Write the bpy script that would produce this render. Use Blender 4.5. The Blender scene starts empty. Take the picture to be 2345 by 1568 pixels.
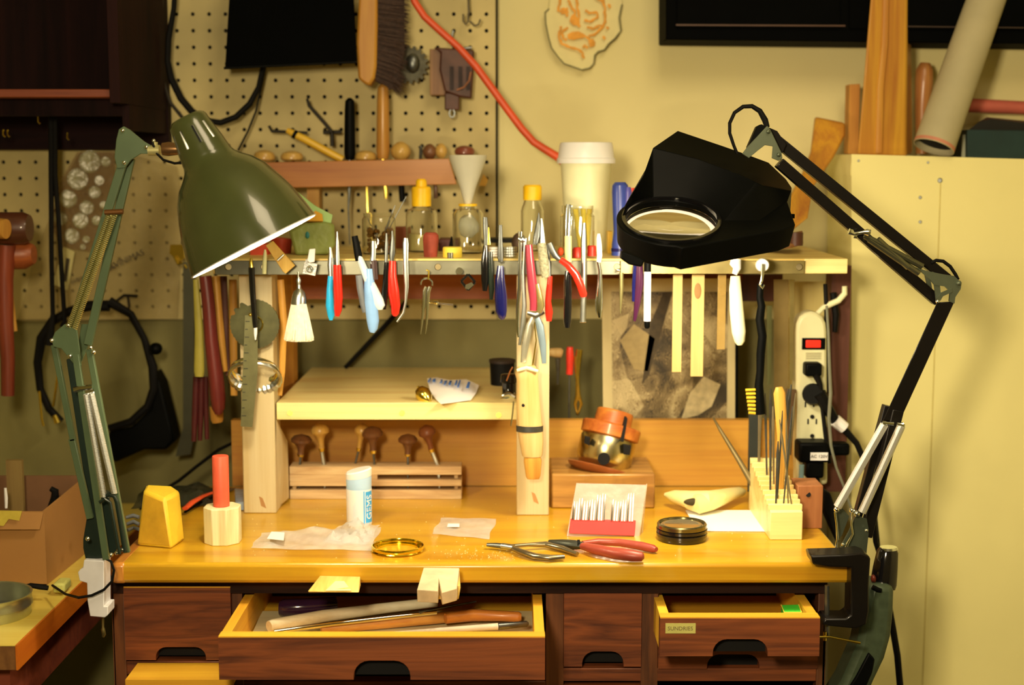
import bpy, bmesh, math, random
from mathutils import Vector, Matrix
random.seed(7)
sc = bpy.context.scene
COL = sc.collection
# ---------------------------------------------------------------- camera, world, lights, exposure
F, CX, CY, PITCH, EYE = 3300.0, 1172.5, 784.0, math.radians(7.0), 1.436
cam_d = bpy.data.cameras.new('camera'); cam = bpy.data.objects.new('camera', cam_d); COL.objects.link(cam)
cam.location = (0, 0, EYE); cam.rotation_euler = (math.radians(90) - PITCH, 0, 0)
cam_d.sensor_width = 36.0; cam_d.lens = F / 2345.0 * 36.0
cam_d.clip_start = 0.05; cam_d.clip_end = 30
cam_d.dof.use_dof = True; cam_d.dof.focus_distance = 1.80; cam_d.dof.aperture_fstop = 3.5
sc.camera = cam
w = bpy.data.worlds.new('room_ambience'); sc.world = w; w.use_nodes = True
w.node_tree.nodes['Background'].inputs[0].default_value = (1.0, 0.78, 0.50, 1)
w.node_tree.nodes['Background'].inputs[1].default_value = 0.06
sc.view_settings.view_transform = 'Standard'; sc.view_settings.look = 'None'
sc.view_settings.gamma = 1.0; sc.view_settings.use_curve_mapping = False
sc.view_settings.exposure = 0.0
TINT = (1.0, 0.80, 0.50)
def area(name, loc, target, size, power, col=TINT, sy=None):
    l = bpy.data.lights.new(name, 'AREA'); l.energy = power; l.color = col; l.size = size
    if sy: l.shape = 'RECTANGLE'; l.size_y = sy
    o = bpy.data.objects.new(name, l); COL.objects.link(o); o.location = loc
    o.rotation_euler = (Vector(target) - Vector(loc)).to_track_quat('-Z', 'Y').to_euler(); return o
area('ceiling_light', (0.35, 0.75, 2.42), (0.25, 2.0, 1.2), 0.5, 8.5)
area('room_light_front', (-0.20, 0.25, 1.60), (1.15, 1.9, 1.15), 0.16, 21)

# ---------------------------------------------------------------- helpers
def P(px, py, Y):
    x = (px - CX) / F; y = -(py - CY) / F
    dy = math.cos(PITCH) + y * math.sin(PITCH); dz = -math.sin(PITCH) + y * math.cos(PITCH)
    t = Y / dy
    return Vector((x * t, Y, EYE + dz * t))
def G(px, py, z=0.95):
    x = (px - CX) / F; y = -(py - CY) / F
    dy = math.cos(PITCH) + y * math.sin(PITCH); dz = -math.sin(PITCH) + y * math.cos(PITCH)
    t = (z - EYE) / dz
    return Vector((x * t, dy * t, z))
def S(Y): return Y * 1.01 / F
def srgb(v):
    v /= 255.0
    return v / 12.92 if v <= 0.04045 else ((v + 0.055) / 1.055) ** 2.4
def K(r, g, b, k=1.0):      # photographed colour under the warm lamps -> surface colour
    return tuple(min(0.9, srgb(c) * k / t) for c, t in zip((r, g, b), (1.0, .82, .56))) + (1,)
class M:
    def __init__(s): s.v = []; s.f = []
    def add(s, vs, fs):
        b = len(s.v); s.v += [Vector(v) for v in vs]; s.f += [[i + b for i in f] for f in fs]; return s
    def box(s, x0, x1, y0, y1, z0, z1):
        vs = [(x, y, z) for z in (z0, z1) for y in (y0, y1) for x in (x0, x1)]
        return s.add(vs, [(0,2,3,1),(4,5,7,6),(0,1,5,4),(2,6,7,3),(0,4,6,2),(1,3,7,5)])
    def pbox(s, a, b, c, d, Y, dep):
        p = P(a, (b + d) / 2, Y); q = P(c, (b + d) / 2, Y); t = P(a, b, Y).z; u = P(a, d, Y).z
        return s.box(p.x, q.x, Y, Y + dep, u, t)
    def ext(s, pts, vec):
        n = len(pts); vec = Vector(vec); pts = [Vector(p) for p in pts]
        fs = [tuple(range(n)), tuple(range(2*n-1, n-1, -1))] + [(i, i+n, (i+1) % n + n, (i+1) % n) for i in range(n)]
        return s.add(pts + [p + vec for p in pts], fs)
    def prism(s, poly, Y, dep): return s.ext([P(a, b, Y) for a, b in poly], (0, dep, 0))
    def hull8(s, a, b):         # two matching loops -> closed solid
        n = len(a)
        return s.add(list(a) + list(b), [tuple(range(n)), tuple(range(2*n-1, n-1, -1))] + [(i, i+n, (i+1) % n + n, (i+1) % n) for i in range(n)])
    def tube(s, pts, r, n=8, flat=1.0, closed=False, fd=(0, 1, 0), cap=True):
        pts = [Vector(p) for p in pts]; m = len(pts)
        rs = r if isinstance(r, (list, tuple)) else [r] * m
        ups = None; rings = []; fd = Vector(fd)
        for i, p in enumerate(pts):
            if closed: t = pts[(i+1) % m] - pts[i-1]
            else: t = pts[min(i+1, m-1)] - pts[max(i-1, 0)]
            if t.length < 1e-9: t = Vector((0,0,1))
            t.normalize()
            v = fd - t * fd.dot(t)
            if v.length < 0.15:
                v = (ups if ups is not None else Vector((0.3,0.2,1))); v = v - t * v.dot(t)
            v.normalize(); ups = v; u = t.cross(v)
            rings.append([p + u * (rs[i] * math.cos(2*math.pi*k/n)) + v * (rs[i] * flat * math.sin(2*math.pi*k/n)) for k in range(n)])
        b = len(s.v)
        for g in rings: s.v += g
        for i in range(m if closed else m - 1):
            j = (i + 1) % m
            for k in range(n): s.f.append([b+i*n+k, b+i*n+(k+1) % n, b+j*n+(k+1) % n, b+j*n+k])
        if not closed and cap:
            s.f.append([b+k for k in range(n)][::-1]); s.f.append([b+(m-1)*n+k for k in range(n)])
        return s
    def tp(s, pts, Y, n=10, flat=1.0):      # (px, py, radius px[, dY]) at depth Y
        return s.tube([P(p[0], p[1], Y + (p[3] if len(p) > 3 else 0)) for p in pts], [max(p[2], .1) * S(Y) for p in pts], n, flat)
    def lathe(s, A, B, prof, n=24, skip=None):
        A = Vector(A); B = Vector(B); d = (B - A); L = d.length; t = d / L
        v = Vector((0,1,0)) - t * t.y
        if v.length < .05: v = Vector((1,0,0)) - t * t.x
        v.normalize(); u = t.cross(v); b = len(s.v)
        for (q, r) in prof:
            for k in range(n):
                a = 2*math.pi*k/n
                s.v.append(A + d * q + u * (r * math.cos(a)) + v * (r * math.sin(a)))
        for i in range(len(prof)-1):
            for k in range(n):
                if skip and skip(i, k): continue
                s.f.append([b+i*n+k, b+i*n+(k+1) % n, b+(i+1)*n+(k+1) % n, b+(i+1)*n+k])
        if prof[0][1] > 1e-5 and prof[0] != prof[-1] and not skip: s.f.append([b+k for k in range(n)][::-1])
        if prof[-1][1] > 1e-5 and prof[0] != prof[-1] and not skip: s.f.append([b+(len(prof)-1)*n+k for k in range(n)])
        return s
    def ball(s, c, r, n=12, m=8):
        c = Vector(c); r = r if isinstance(r, (tuple, list)) else (r, r, r); b = len(s.v)
        for i in range(m+1):
            a = math.pi * i / m
            for k in range(n):
                q = 2*math.pi*k/n
                s.v.append(c + Vector((r[0]*math.sin(a)*math.cos(q), r[1]*math.sin(a)*math.sin(q), r[2]*math.cos(a))))
        for i in range(m):
            for k in range(n): s.f.append([b+i*n+k, b+i*n+(k+1) % n, b+(i+1)*n+(k+1) % n, b+(i+1)*n+k])
        return s
    def hull(s, pts):
        bm = bmesh.new(); [bm.verts.new(p) for p in pts]
        bmesh.ops.convex_hull(bm, input=bm.verts); bm.verts.index_update()
        keep = [v for v in bm.verts if v.link_faces]; ix = {v: i for i, v in enumerate(keep)}
        s.add([v.co.copy() for v in keep], [[ix[v] for v in f.verts] for f in bm.faces]); bm.free(); return s
    def spring(s, A, B, r, turns, wr, n=6, seg=10):
        A = Vector(A); B = Vector(B); d = B - A; t = d.normalized()
        v = Vector((0,1,0)) - t * t.y; v.normalize(); u = t.cross(v)
        N = int(turns * seg)
        return s.tube([A + d*(i/N) + u*(r*math.cos(2*math.pi*i/seg)) + v*(r*math.sin(2*math.pi*i/seg)) for i in range(N+1)], wr, n, fd=t)
    def warp(s, fn): s.v = [Vector(fn(v)) for v in s.v]; return s
ORG = {}
def mk(name, m, mat, parent=None, bev=0, loc=None, uvless=True):
    if parent is not None: org = ORG[parent.name]
    elif loc is not None: org = Vector(loc)
    else:
        n = len(m.v); org = Vector((sum(v.x for v in m.v)/n, sum(v.y for v in m.v)/n, min(v.z for v in m.v)))
    me = bpy.data.meshes.new(name)
    bm = bmesh.new(); vs = [bm.verts.new(v - org) for v in m.v]
    for f in m.f:
        g = []
        for i in f:
            if vs[i] not in g: g.append(vs[i])
        if len(g) > 2:
            try: bm.faces.new(g)
            except ValueError: pass
    bmesh.ops.remove_doubles(bm, verts=bm.verts, dist=1e-6)
    bmesh.ops.recalc_face_normals(bm, faces=bm.faces)
    for f in bm.faces: f.smooth = True
    for e in bm.edges:
        if len(e.link_faces) == 2 and e.calc_face_angle(0) > 0.62: e.smooth = False
    bm.to_mesh(me); bm.free()
    if mat: me.materials.append(mat)
    o = bpy.data.objects.new(name, me); COL.objects.link(o)
    if parent is not None: o.parent = parent
    else: o.location = org
    ORG[o.name] = org
    if bev:
        b = o.modifiers.new('bevel', 'BEVEL'); b.width = bev; b.segments = 2; b.limit_method = 'ANGLE'; b.angle_limit = 0.7
    return o
def tag(o, label, cat, group=None):
    o['label'] = label; o['category'] = cat
    if group: o['group'] = group
    return o
def struct(name, m, mat, parent=None, **k):
    o = mk(name, m, mat, parent, **k)
    if parent is None: o['kind'] = 'structure'
    return o
def solo(name, m, mat, label, cat, group=None, bev=0): return tag(mk(name, m, mat, None, bev), label, cat, group)
def thing(name, base, label, cat, group=None):
    o = bpy.data.objects.new(name, None); COL.objects.link(o); o.location = base; o.empty_display_size = .02
    ORG[o.name] = Vector(base); return tag(o, label, cat, group)
def text_mesh(s, body, size, origin, ux, uy, depth=0.0004, align='CENTER'):
    cu = bpy.data.curves.new('t', 'FONT'); cu.body = body; cu.size = size; cu.align_x = align; cu.align_y = 'CENTER'; cu.extrude = depth; cu.resolution_u = 3
    o = bpy.data.objects.new('t', cu); COL.objects.link(o)
    dg = bpy.context.evaluated_depsgraph_get(); me = bpy.data.meshes.new_from_object(o.evaluated_get(dg))
    ux = Vector(ux).normalized(); uy = Vector(uy).normalized(); uz = ux.cross(uy); og = Vector(origin)
    s.add([og + ux*v.co.x + uy*v.co.y + uz*v.co.z for v in me.vertices], [tuple(p.vertices) for p in me.polygons])
    bpy.data.objects.remove(o); bpy.data.meshes.remove(me); return s
# ---------------------------------------------------------------- materials
MATS = {}
def base_mat(name):
    m = bpy.data.materials.new(name); m.use_nodes = True; return m, m.node_tree, m.node_tree.nodes['Principled BSDF']
def mat(name, col, rough=0.5, metal=0.0, var=0.12, scale=30, bump=0.0, trans=0, ior=1.45, emit=None, es=0, alpha=1, coat=0, ss=0, spec=.5):
    if name in MATS: return MATS[name]
    m, nt, b = base_mat(name); MATS[name] = m
    b.inputs['Roughness'].default_value = rough; b.inputs['Metallic'].default_value = metal
    b.inputs['Transmission Weight'].default_value = trans; b.inputs['IOR'].default_value = ior; b.inputs['Specular IOR Level'].default_value = spec
    b.inputs['Alpha'].default_value = alpha; b.inputs['Coat Weight'].default_value = coat
    tc = nt.nodes.new('ShaderNodeTexCoord'); no = nt.nodes.new('ShaderNodeTexNoise'); no.inputs['Scale'].default_value = scale; no.inputs['Detail'].default_value = 5
    nt.links.new(tc.outputs['Object'], no.inputs['Vector'])
    r = nt.nodes.new('ShaderNodeValToRGB'); r.color_ramp.elements[0].position = .3; r.color_ramp.elements[1].position = .7
    r.color_ramp.elements[0].color = tuple(c*(1-var) for c in col[:3]) + (1,); r.color_ramp.elements[1].color = tuple(min(1, c*(1+var)) for c in col[:3]) + (1,)
    nt.links.new(no.outputs['Fac'], r.inputs['Fac']); nt.links.new(r.outputs['Color'], b.inputs['Base Color'])
    if bump:
        bp = nt.nodes.new('ShaderNodeBump'); bp.inputs['Strength'].default_value = bump; bp.inputs['Distance'].default_value = .002
        nt.links.new(no.outputs['Fac'], bp.inputs['Height']); nt.links.new(bp.outputs['Normal'], b.inputs['Normal'])
    if ss: b.inputs['Subsurface Weight'].default_value = ss; b.inputs['Subsurface Radius'].default_value = (.01, .006, .003)
    if emit: b.inputs['Emission Color'].default_value = tuple(emit[:3]) + (1,); b.inputs['Emission Strength'].default_value = es
    return m
def wood(name, c1, c2, axis='x', scale=1.0, rough=0.5, coat=0.0, rings=9, bump=.15, stain=None, grain=1.0, spec=.5):
    if name in MATS: return MATS[name]
    m, nt, b = base_mat(name); MATS[name] = m; N = nt.nodes.new; Lk = nt.links.new
    b.inputs['Roughness'].default_value = rough; b.inputs['Coat Weight'].default_value = coat; b.inputs['Coat Roughness'].default_value = .15; b.inputs['Specular IOR Level'].default_value = spec
    tc = N('ShaderNodeTexCoord'); mp = N('ShaderNodeMapping')
    lo, hi = 1.2 * scale, 14 * scale
    mp.inputs['Scale'].default_value = {'x': (lo, hi, hi), 'y': (hi, lo, hi), 'z': (hi, hi, lo)}[axis]
    Lk(tc.outputs['Object'], mp.inputs['Vector'])
    n1 = N('ShaderNodeTexNoise'); n1.inputs['Scale'].default_value = 1.3; n1.inputs['Detail'].default_value = 6; n1.inputs['Distortion'].default_value = .6
    Lk(mp.outputs[0], n1.inputs['Vector'])
    ml = N('ShaderNodeMath'); ml.operation = 'MULTIPLY'; ml.inputs[1].default_value = rings; Lk(n1.outputs['Fac'], ml.inputs[0])
    fr = N('ShaderNodeMath'); fr.operation = 'PINGPONG'; fr.inputs[1].default_value = 1.0; Lk(ml.outputs[0], fr.inputs[0])
    mp2 = N('ShaderNodeMapping'); mp2.inputs['Scale'].default_value = {'x': (6, 260, 260), 'y': (260, 6, 260), 'z': (260, 260, 6)}[axis]
    Lk(tc.outputs['Object'], mp2.inputs['Vector'])
    n2 = N('ShaderNodeTexNoise'); n2.inputs['Scale'].default_value = 1; n2.inputs['Detail'].default_value = 3; Lk(mp2.outputs[0], n2.inputs['Vector'])
    mx = N('ShaderNodeMath'); mx.operation = 'MULTIPLY_ADD'; mx.inputs[1].default_value = .55; Lk(fr.outputs[0], mx.inputs[0])
    m3 = N('ShaderNodeMath'); m3.operation = 'MULTIPLY'; m3.inputs[1].default_value = .6*grain; Lk(n2.outputs['Fac'], m3.inputs[0]); Lk(m3.outputs[0], mx.inputs[2])
    r = N('ShaderNodeValToRGB'); r.color_ramp.elements[0].position = .15; r.color_ramp.elements[1].position = .85
    r.color_ramp.elements[0].color = c2; r.color_ramp.elements[1].color = c1; Lk(mx.outputs[0], r.inputs['Fac'])
    last = r.outputs['Color']
    if stain:
        n4 = N('ShaderNodeTexNoise'); n4.inputs['Scale'].default_value = stain[1]; n4.inputs['Detail'].default_value = 5; Lk(tc.outputs['Object'], n4.inputs['Vector'])
        rr = N('ShaderNodeValToRGB'); rr.color_ramp.elements[0].position = stain[2]; rr.color_ramp.elements[1].position = stain[2] + .2
        rr.color_ramp.elements[0].color = (0,0,0,1); rr.color_ramp.elements[1].color = (stain[3],)*3 + (1,); Lk(n4.outputs['Fac'], rr.inputs['Fac'])
        mm = N('ShaderNodeMix'); mm.data_type = 'RGBA'; Lk(rr.outputs['Color'], mm.inputs[0]); Lk(last, mm.inputs[6]); mm.inputs[7].default_value = stain[0]; last = mm.outputs[2]
    Lk(last, b.inputs['Base Color'])
    bp = N('ShaderNodeBump'); bp.inputs['Strength'].default_value = bump; bp.inputs['Distance'].default_value = .001; Lk(mx.outputs[0], bp.inputs['Height']); Lk(bp.outputs['Normal'], b.inputs['Normal'])
    return m
def glass(name, col, rough=.03, ior=1.45):
    if name in MATS: return MATS[name]
    m, nt, b = base_mat(name); MATS[name] = m
    b.inputs['Base Color'].default_value = col; b.inputs['Roughness'].default_value = rough; b.inputs['IOR'].default_value = ior; b.inputs['Transmission Weight'].default_value = 1
    return m
def film(name, col, op, rough=.25):     # thin plastic film: partly see-through, glossy
    if name in MATS: return MATS[name]
    m, nt, b = base_mat(name); MATS[name] = m; N = nt.nodes.new; Lk = nt.links.new
    b.inputs['Base Color'].default_value = col; b.inputs['Roughness'].default_value = rough
    tc = N('ShaderNodeTexCoord'); no = N('ShaderNodeTexNoise'); no.inputs['Scale'].default_value = 45; no.inputs['Detail'].default_value = 4
    Lk(tc.outputs['Object'], no.inputs['Vector']); mr = N('ShaderNodeMapRange'); mr.inputs[3].default_value = op*.6; mr.inputs[4].default_value = min(1, op*1.4)
    Lk(no.outputs['Fac'], mr.inputs[0]); Lk(mr.outputs[0], b.inputs['Alpha'])
    bp = N('ShaderNodeBump'); bp.inputs['Strength'].default_value = .6; bp.inputs['Distance'].default_value = .004; Lk(no.outputs['Fac'], bp.inputs['Height']); Lk(bp.outputs['Normal'], b.inputs['Normal'])
    return m
white_paint = mat('white_wall_paint', K(230,202,124), .7, var=.05, scale=3)
cream_panel = mat('cream_panel_paint', K(244,216,126), .55, var=.08, scale=2.5, bump=.05)
peg_paint = mat('pegboard_paint', K(200,170,98), .6, var=.22, scale=6)
olive_board = mat('olive_board', K(128,112,56), .7, var=.2, scale=6)
dark_floor = mat('floor_concrete', K(60,50,35), .8)
bench_wood = wood('varnished_bench_wood', K(206,148,24), K(178,112,14), 'x', .8, .32, .35, 6, .05, (K(220,186,100), 7, .60, .35))
bench_edge_wood = wood('bench_edge_wood', K(226,160,34), K(190,112,22), 'x', .8, .3, .4, 6, .05)
drawer_wood = wood('oak_drawer_front', K(136,66,26), K(74,32,14), 'x', 1.6, .5, .1, 10, .2)
frame_wood = wood('oak_frame_dark', K(116,62,26), K(62,32,16), 'z', 1.6, .5, .1, 8, .2)
drawer_in = wood('drawer_side_wood', K(236,172,40), K(214,138,26), 'y', 1, .5, 0, 5)
drawer_in_x = wood('drawer_edge_wood', K(236,172,40), K(214,138,26), 'x', 1, .5, 0, 5)
pine_z = wood('pine_post', K(206,176,116), K(186,148,82), 'z', .8, .5, .1, 5, .1)
pine_x = wood('pine_board', K(240,208,122), K(216,164,74), 'x', .8, .45, .15, 6, .1)
shelf_wood = wood('shelf_board_wood', K(228,190,96), K(196,140,54), 'x', .8, .5, .1, 6)
ply_orange = wood('orange_plywood', K(206,142,44), K(172,100,30), 'x', .5, .5, .1, 5)
red_wood = wood('red_brown_wood', K(176,92,34), K(140,62,24), 'x', 1, .5, .1, 5)
rack_wood = wood('tool_rack_wood', K(180,108,36), K(150,78,26), 'x', 1, .5, .1, 5)
dark_wood = wood('dark_cabinet_wood', K(40,18,13), K(20,10,8), 'z', 1, .7, 0, 5, spec=.1)
maroon_wood = wood('maroon_plank', K(96,48,28), K(62,28,20), 'z', 1, .6, 0, 5)
oak_block = wood('bare_oak_block', K(214,172,108), K(176,128,72), 'x', 2, .6, 0, 8, .25)
beech_z = wood('beech_turned', K(220,178,104), K(196,146,70), 'z', 1.5, .4, .2, 5)
amber_z = wood('amber_handle_wood', K(214,148,54), K(176,102,34), 'z', 1.5, .35, .3, 6)
walnut = wood('walnut_knob', K(120,72,36), K(74,42,22), 'z', 2, .4, .2, 6)
knob_wood = wood('pale_knob_wood', K(206,154,66), K(166,108,40), 'z', 2, .35, .3, 6)
dowel_x = wood('pale_dowel', K(232,206,150), K(206,172,112), 'x', 2, .5, 0, 5)
orange_x = wood('orange_stick', K(226,158,66), K(196,116,40), 'x', 2, .4, .2, 5)
spring_m = mat('spring_steel', K(240,228,190), .38, .85, var=.05)
chrome = mat('chrome_metal', K(235,225,190), .12, 1, var=.05)
steel = mat('brushed_steel', K(190,180,150), .3, 1, var=.15, scale=60)
dsteel = mat('dark_steel', K(108,102,84), .38, .9, var=.25, scale=60)
strip_steel = mat('magnetic_strip_steel', K(118,108,78), .42, .7, var=.25, scale=25)
brass = mat('brass_metal', K(226,184,70), .18, 1, var=.08)
gold_lid = mat('gold_lacquer', K(240,196,50), .12, 1, var=.06)
black_pl = mat('black_plastic', (.0015,.002,.002,1), .5, var=.2, spec=.10)
black_gl = mat('black_gloss', (.005,.005,.006,1), .12, coat=.6)
black_rub = mat('black_rubber', (.003,.003,.003,1), .6, spec=.2)
cab_black = mat('black_cabinet_paint', (.0012,.0015,.0015,1), .7, spec=.04)
green_en = mat('green_enamel', K(66,66,28), .22, var=.08, coat=.5)
green_arm = mat('sage_green_paint', K(84,94,56), .35, var=.08)
green_dk = mat('dark_green_paint', K(26,36,24), .35)
lamp_in = mat('lamp_inner_white', (.85,.85,.8,1), .5)
white_pl = mat('white_plastic', K(245,235,215), .35, var=.03)
cream_pl = mat('cream_plastic', K(238,218,150), .4, var=.03)
ivory_pl = mat('ivory_handle', K(246,224,156), .35, var=.04)
paper_w = mat('white_paper', K(244,226,210), .7, var=.04, scale=12)
red_gr = mat('red_vinyl_grip', K(212,38,20), .22, coat=.4, var=.06)
pink_gr = mat('pink_vinyl_grip', K(164,48,56), .28, coat=.3)
cyan_gr = mat('cyan_vinyl_grip', K(40,150,190,1.2), .3)
navy_gr = mat('navy_vinyl_grip', K(20,20,64), .15, coat=.6)
purple_gr = mat('purple_vinyl_grip', K(64,22,42), .22, coat=.4)
ltblue_gr = mat('light_blue_grip', K(128,156,206,1.2), .35)
paleblue_gr = mat('pale_lilac_grip', K(206,206,216,1.1), .35)
grey_gr = mat('grey_grip', K(108,104,92), .45)
brick_gr = mat('brick_red_grip', K(150,58,36), .38, var=.12)
blue_pl = mat('deep_blue_plastic', K(54,64,116), .3)
orange_cord_m = mat('orange_cord', K(224,78,32), .45)
yellow_cap = mat('yellow_cap_plastic', K(244,178,16), .4)
yellow_pl = mat('yellow_plastic', K(240,200,60), .4)
red_pl = mat('red_plastic', K(214,48,28), .35)
wax_y = mat('yellow_wax', K(236,186,44), .45, var=.14, scale=25, bump=.5, ss=.3)
wax_face = mat('amber_wax_face', K(206,148,30), .5, var=.2, scale=30, bump=.6, ss=.2)
cork_red = mat('red_cork', K(150,58,34), .7, var=.2, scale=90)
cardboard = mat('cardboard', K(168,112,50), .75, var=.08, scale=8)
card_in = mat('cardboard_inside', K(120,78,42), .8, var=.1)
pale_card = mat('mailing_tube_card', K(178,156,104), .7, var=.08, scale=14)
leather = mat('brown_leather', K(84,44,26), .5, var=.3, scale=40, bump=.3)
bristle_dark = mat('dark_bristle', K(58,34,20), .7, var=.4, scale=200)
bristle_cream = mat('cream_bristle', K(246,228,170), .6, var=.12, scale=200)
bristle_brass = mat('brass_bristle', K(224,180,40), .4, .5, var=.2, scale=200)
clear_glass = glass('clear_glass', (.97,.98,.95,1))
milky = mat('milky_plastic', K(236,216,168), .35, trans=.35, var=.04)
lens_glass = glass('lens_glass', (1,1,1,1), 0.0, 1.5)
teal_metal = mat('teal_hammertone', K(70,76,48), .4, .2, var=.15, scale=120)
bone_m = mat('bone', K(236,206,120), .45, var=.1, scale=20, coat=.2)
bag_film = film('plastic_bag_film', K(236,220,206), .42, .3)
blister_film = film('brown_tinted_blister', K(150,110,60), .38, .4)
green_bag_m = film('green_plastic_bag', K(146,146,62), .85, .35)
green_card = mat('green_card', K(70,190,40), .6)
dark_hole = mat('dark_cutout', (.003,.003,.003,1), .9)
# ================================================================ SETTING
YW = 2.38
struct('wall_back', M().box(-1.7, 1.7, YW, YW+.05, 0, 2.6), white_paint)
struct('wall_left', M().box(-1.72, -1.7, -1.2, YW, 0, 2.6), white_paint)
struct('wall_right', M().box(1.7, 1.72, -1.2, YW, 0, 2.6), white_paint)
struct('wall_front', M().box(-1.7, 1.7, -1.25, -1.2, 0, 2.6), white_paint)
struct('floor', M().box(-1.7, 1.7, -1.2, YW, -.05, 0), dark_floor)
struct('ceiling', M().box(-1.7, 1.7, -1.2, YW, 2.6, 2.65), mat('ceiling_paint', K(200,180,130), .8))
# lower olive board on the wall
zb = P(700, 733, 2.36).z
tr = struct('trim_1', M().box(-1.7, P(1830,900,2.37).x, 2.366, YW-.0005, .3, zb), olive_board)
# pegboard with real holes
YP = 2.352; sp = .0261
x_r = P(1137, 400, YP).x; z_b = P(700, 731, YP).z
hx0 = P(1114, 108, YP).x; hz0 = P(1114, 108.4, YP).z
m = M(); a8 = [math.pi/8 + i*math.pi/4 for i in range(8)]
ncol, n_up, n_dn = 33, 9, 16
xs0 = hx0 + .5*sp; zt = hz0 + (n_up+.5)*sp
rh = .0033
for ci in range(ncol):
    for ri in range(-n_up, n_dn+1):
        cx = hx0 - ci*sp; cz = hz0 - ri*sp; h = sp/2
        cor = [(cx-h, cz-h), (cx, cz-h), (cx+h, cz-h), (cx+h, cz), (cx+h, cz+h), (cx, cz+h), (cx-h, cz+h), (cx-h, cz)]
        ang = [-3*math.pi/4 + i*math.pi/4 for i in range(8)]
        ring = [(cx + rh*math.cos(a), cz + rh*math.sin(a)) for a in ang]
        vs = [(x, YP, z) for x, z in cor] + [(x, YP, z) for x, z in ring] + [(x, YP+.005, z) for x, z in ring]
        fs = [(i, (i+1) % 8, 8+(i+1) % 8, 8+i) for i in range(8)] + [(8+i, 8+(i+1) % 8, 16+(i+1) % 8, 16+i) for i in range(8)]
        m.add(vs, fs)
zlow = hz0 - (n_dn+.5)*sp
xl = hx0 - (ncol-.5)*sp
m.add([(xs0, YP, zt), (x_r, YP, zt), (x_r, YP, zlow), (xs0, YP, zlow)], [(0,1,2,3)])
m.add([(xl, YP, zlow), (x_r, YP, zlow), (x_r, YP, z_b), (xl, YP, z_b)], [(0,1,2,3)])
m.add([(x_r, YP, zt), (x_r, YP+.005, zt), (x_r, YP+.005, z_b), (x_r, YP, z_b)], [(0,1,2,3)])
m.add([(xl, YP, z_b), (xl, YP+.005, z_b), (x_r, YP+.005, z_b), (x_r, YP, z_b)], [(0,1,2,3)])
pegb = thing('pegboard', (-.4, YP, z_b), 'large beige perforated pegboard on the back wall, tools hung all over it', 'pegboard')
mk('panel', m, peg_paint, pegb)
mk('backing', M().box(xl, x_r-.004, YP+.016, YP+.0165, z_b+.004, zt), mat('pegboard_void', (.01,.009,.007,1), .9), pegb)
mk('edge_strip', M().box(x_r, x_r+.0022, YP-.001, YP+.01, P(0,640,YP).z, zt), black_pl, pegb)
# cream painted partition on the right
YC = 2.20
m = M().prism([(1950,353), (2345,364), (2700,374), (2700,2400), (1950,2400)], YC, .17)
part_ = thing('painted_partition', P(2200, 1500, YC), 'cream painted plywood partition filling the right side, screws along its seam', 'partition')
mk('panel', m, cream_panel, part_)
mk('seam', M().pbox(2119, 420, 2121.5, 2300, YC-.0005, .001), mat('seam_paint', K(206,176,90), .6), part_)

for a, b, r in [(2152,413,6), (2107,452,4), (2107,508,4), (1966,368,3), (2125,372,3)]:
    mk('screw', M().lathe(P(a,b,YC-.0015), P(a,b,YC), [(0,0),(0,r*.7*S(YC)),(1,r*S(YC))], 10), dsteel, part_)
# ================================================================ BENCH
YF, ZT = 1.728, .95
xl_b, xr_b = G(255, 1290).x, G(1950, 1290).x
YB = 2.16
bench = thing('jewellers_bench', (0, 1.95, 0), 'honey varnished wooden workbench with dark oak drawers, two of them pulled open', 'workbench')
def bench_top():
    m = M(); m.box(xl_b, xr_b, YF, YB, ZT-.026, ZT); return m
mk('worktop', bench_top(), bench_wood, bench, bev=.005)
mk('end_cap', M().box(xl_b-.001, xl_b+.018, YF-.0006, YB, ZT-.0265, ZT+.0003), wood('end_cap_wood', K(200,124,40), K(168,90,28), 'y', 1, .35, .3, 5), bench, bev=.005)
mk('back_board', M().box(P(560,1000,YB).x-.02, P(1825,1000,YB).x, YB, YB+.018, ZT, P(1400,962,YB).z), ply_orange, bench)
YR = 1.765
fx = lambda px: P(px, 1450, YR).x
fz = lambda py: P(900, py, YR).z
# carcass: rails, stiles
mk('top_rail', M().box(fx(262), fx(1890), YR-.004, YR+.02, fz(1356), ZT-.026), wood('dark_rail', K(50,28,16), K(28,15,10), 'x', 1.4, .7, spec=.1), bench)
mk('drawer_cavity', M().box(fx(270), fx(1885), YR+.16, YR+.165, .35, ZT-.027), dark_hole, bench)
mk('side_panel', M().box(fx(258), fx(262), YR, YB, 0.02, ZT-.026), frame_wood, bench)
mk('side_panel', M().box(fx(1886), fx(1892), YR, YB, 0.02, ZT-.026), frame_wood, bench)
for a, b in [(258,287), (532,556), (1250,1291), (1468,1507), (1872,1892)]:
    mk('stile', M().box(fx(a), fx(b), YR, YR+.02, .1 if a in (258,1872) else fz(1800), fz(1356)), frame_wood, bench, bev=.001)
for a, b, c, d in [(287,532,1514,1545), (532,1250,1560,1600), (1250,1872,1530,1560)]:
    mk('rail', M().box(fx(a), fx(b), YR+.0005, YR+.02, fz(d), fz(c)), drawer_wood, bench, bev=.001)
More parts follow.
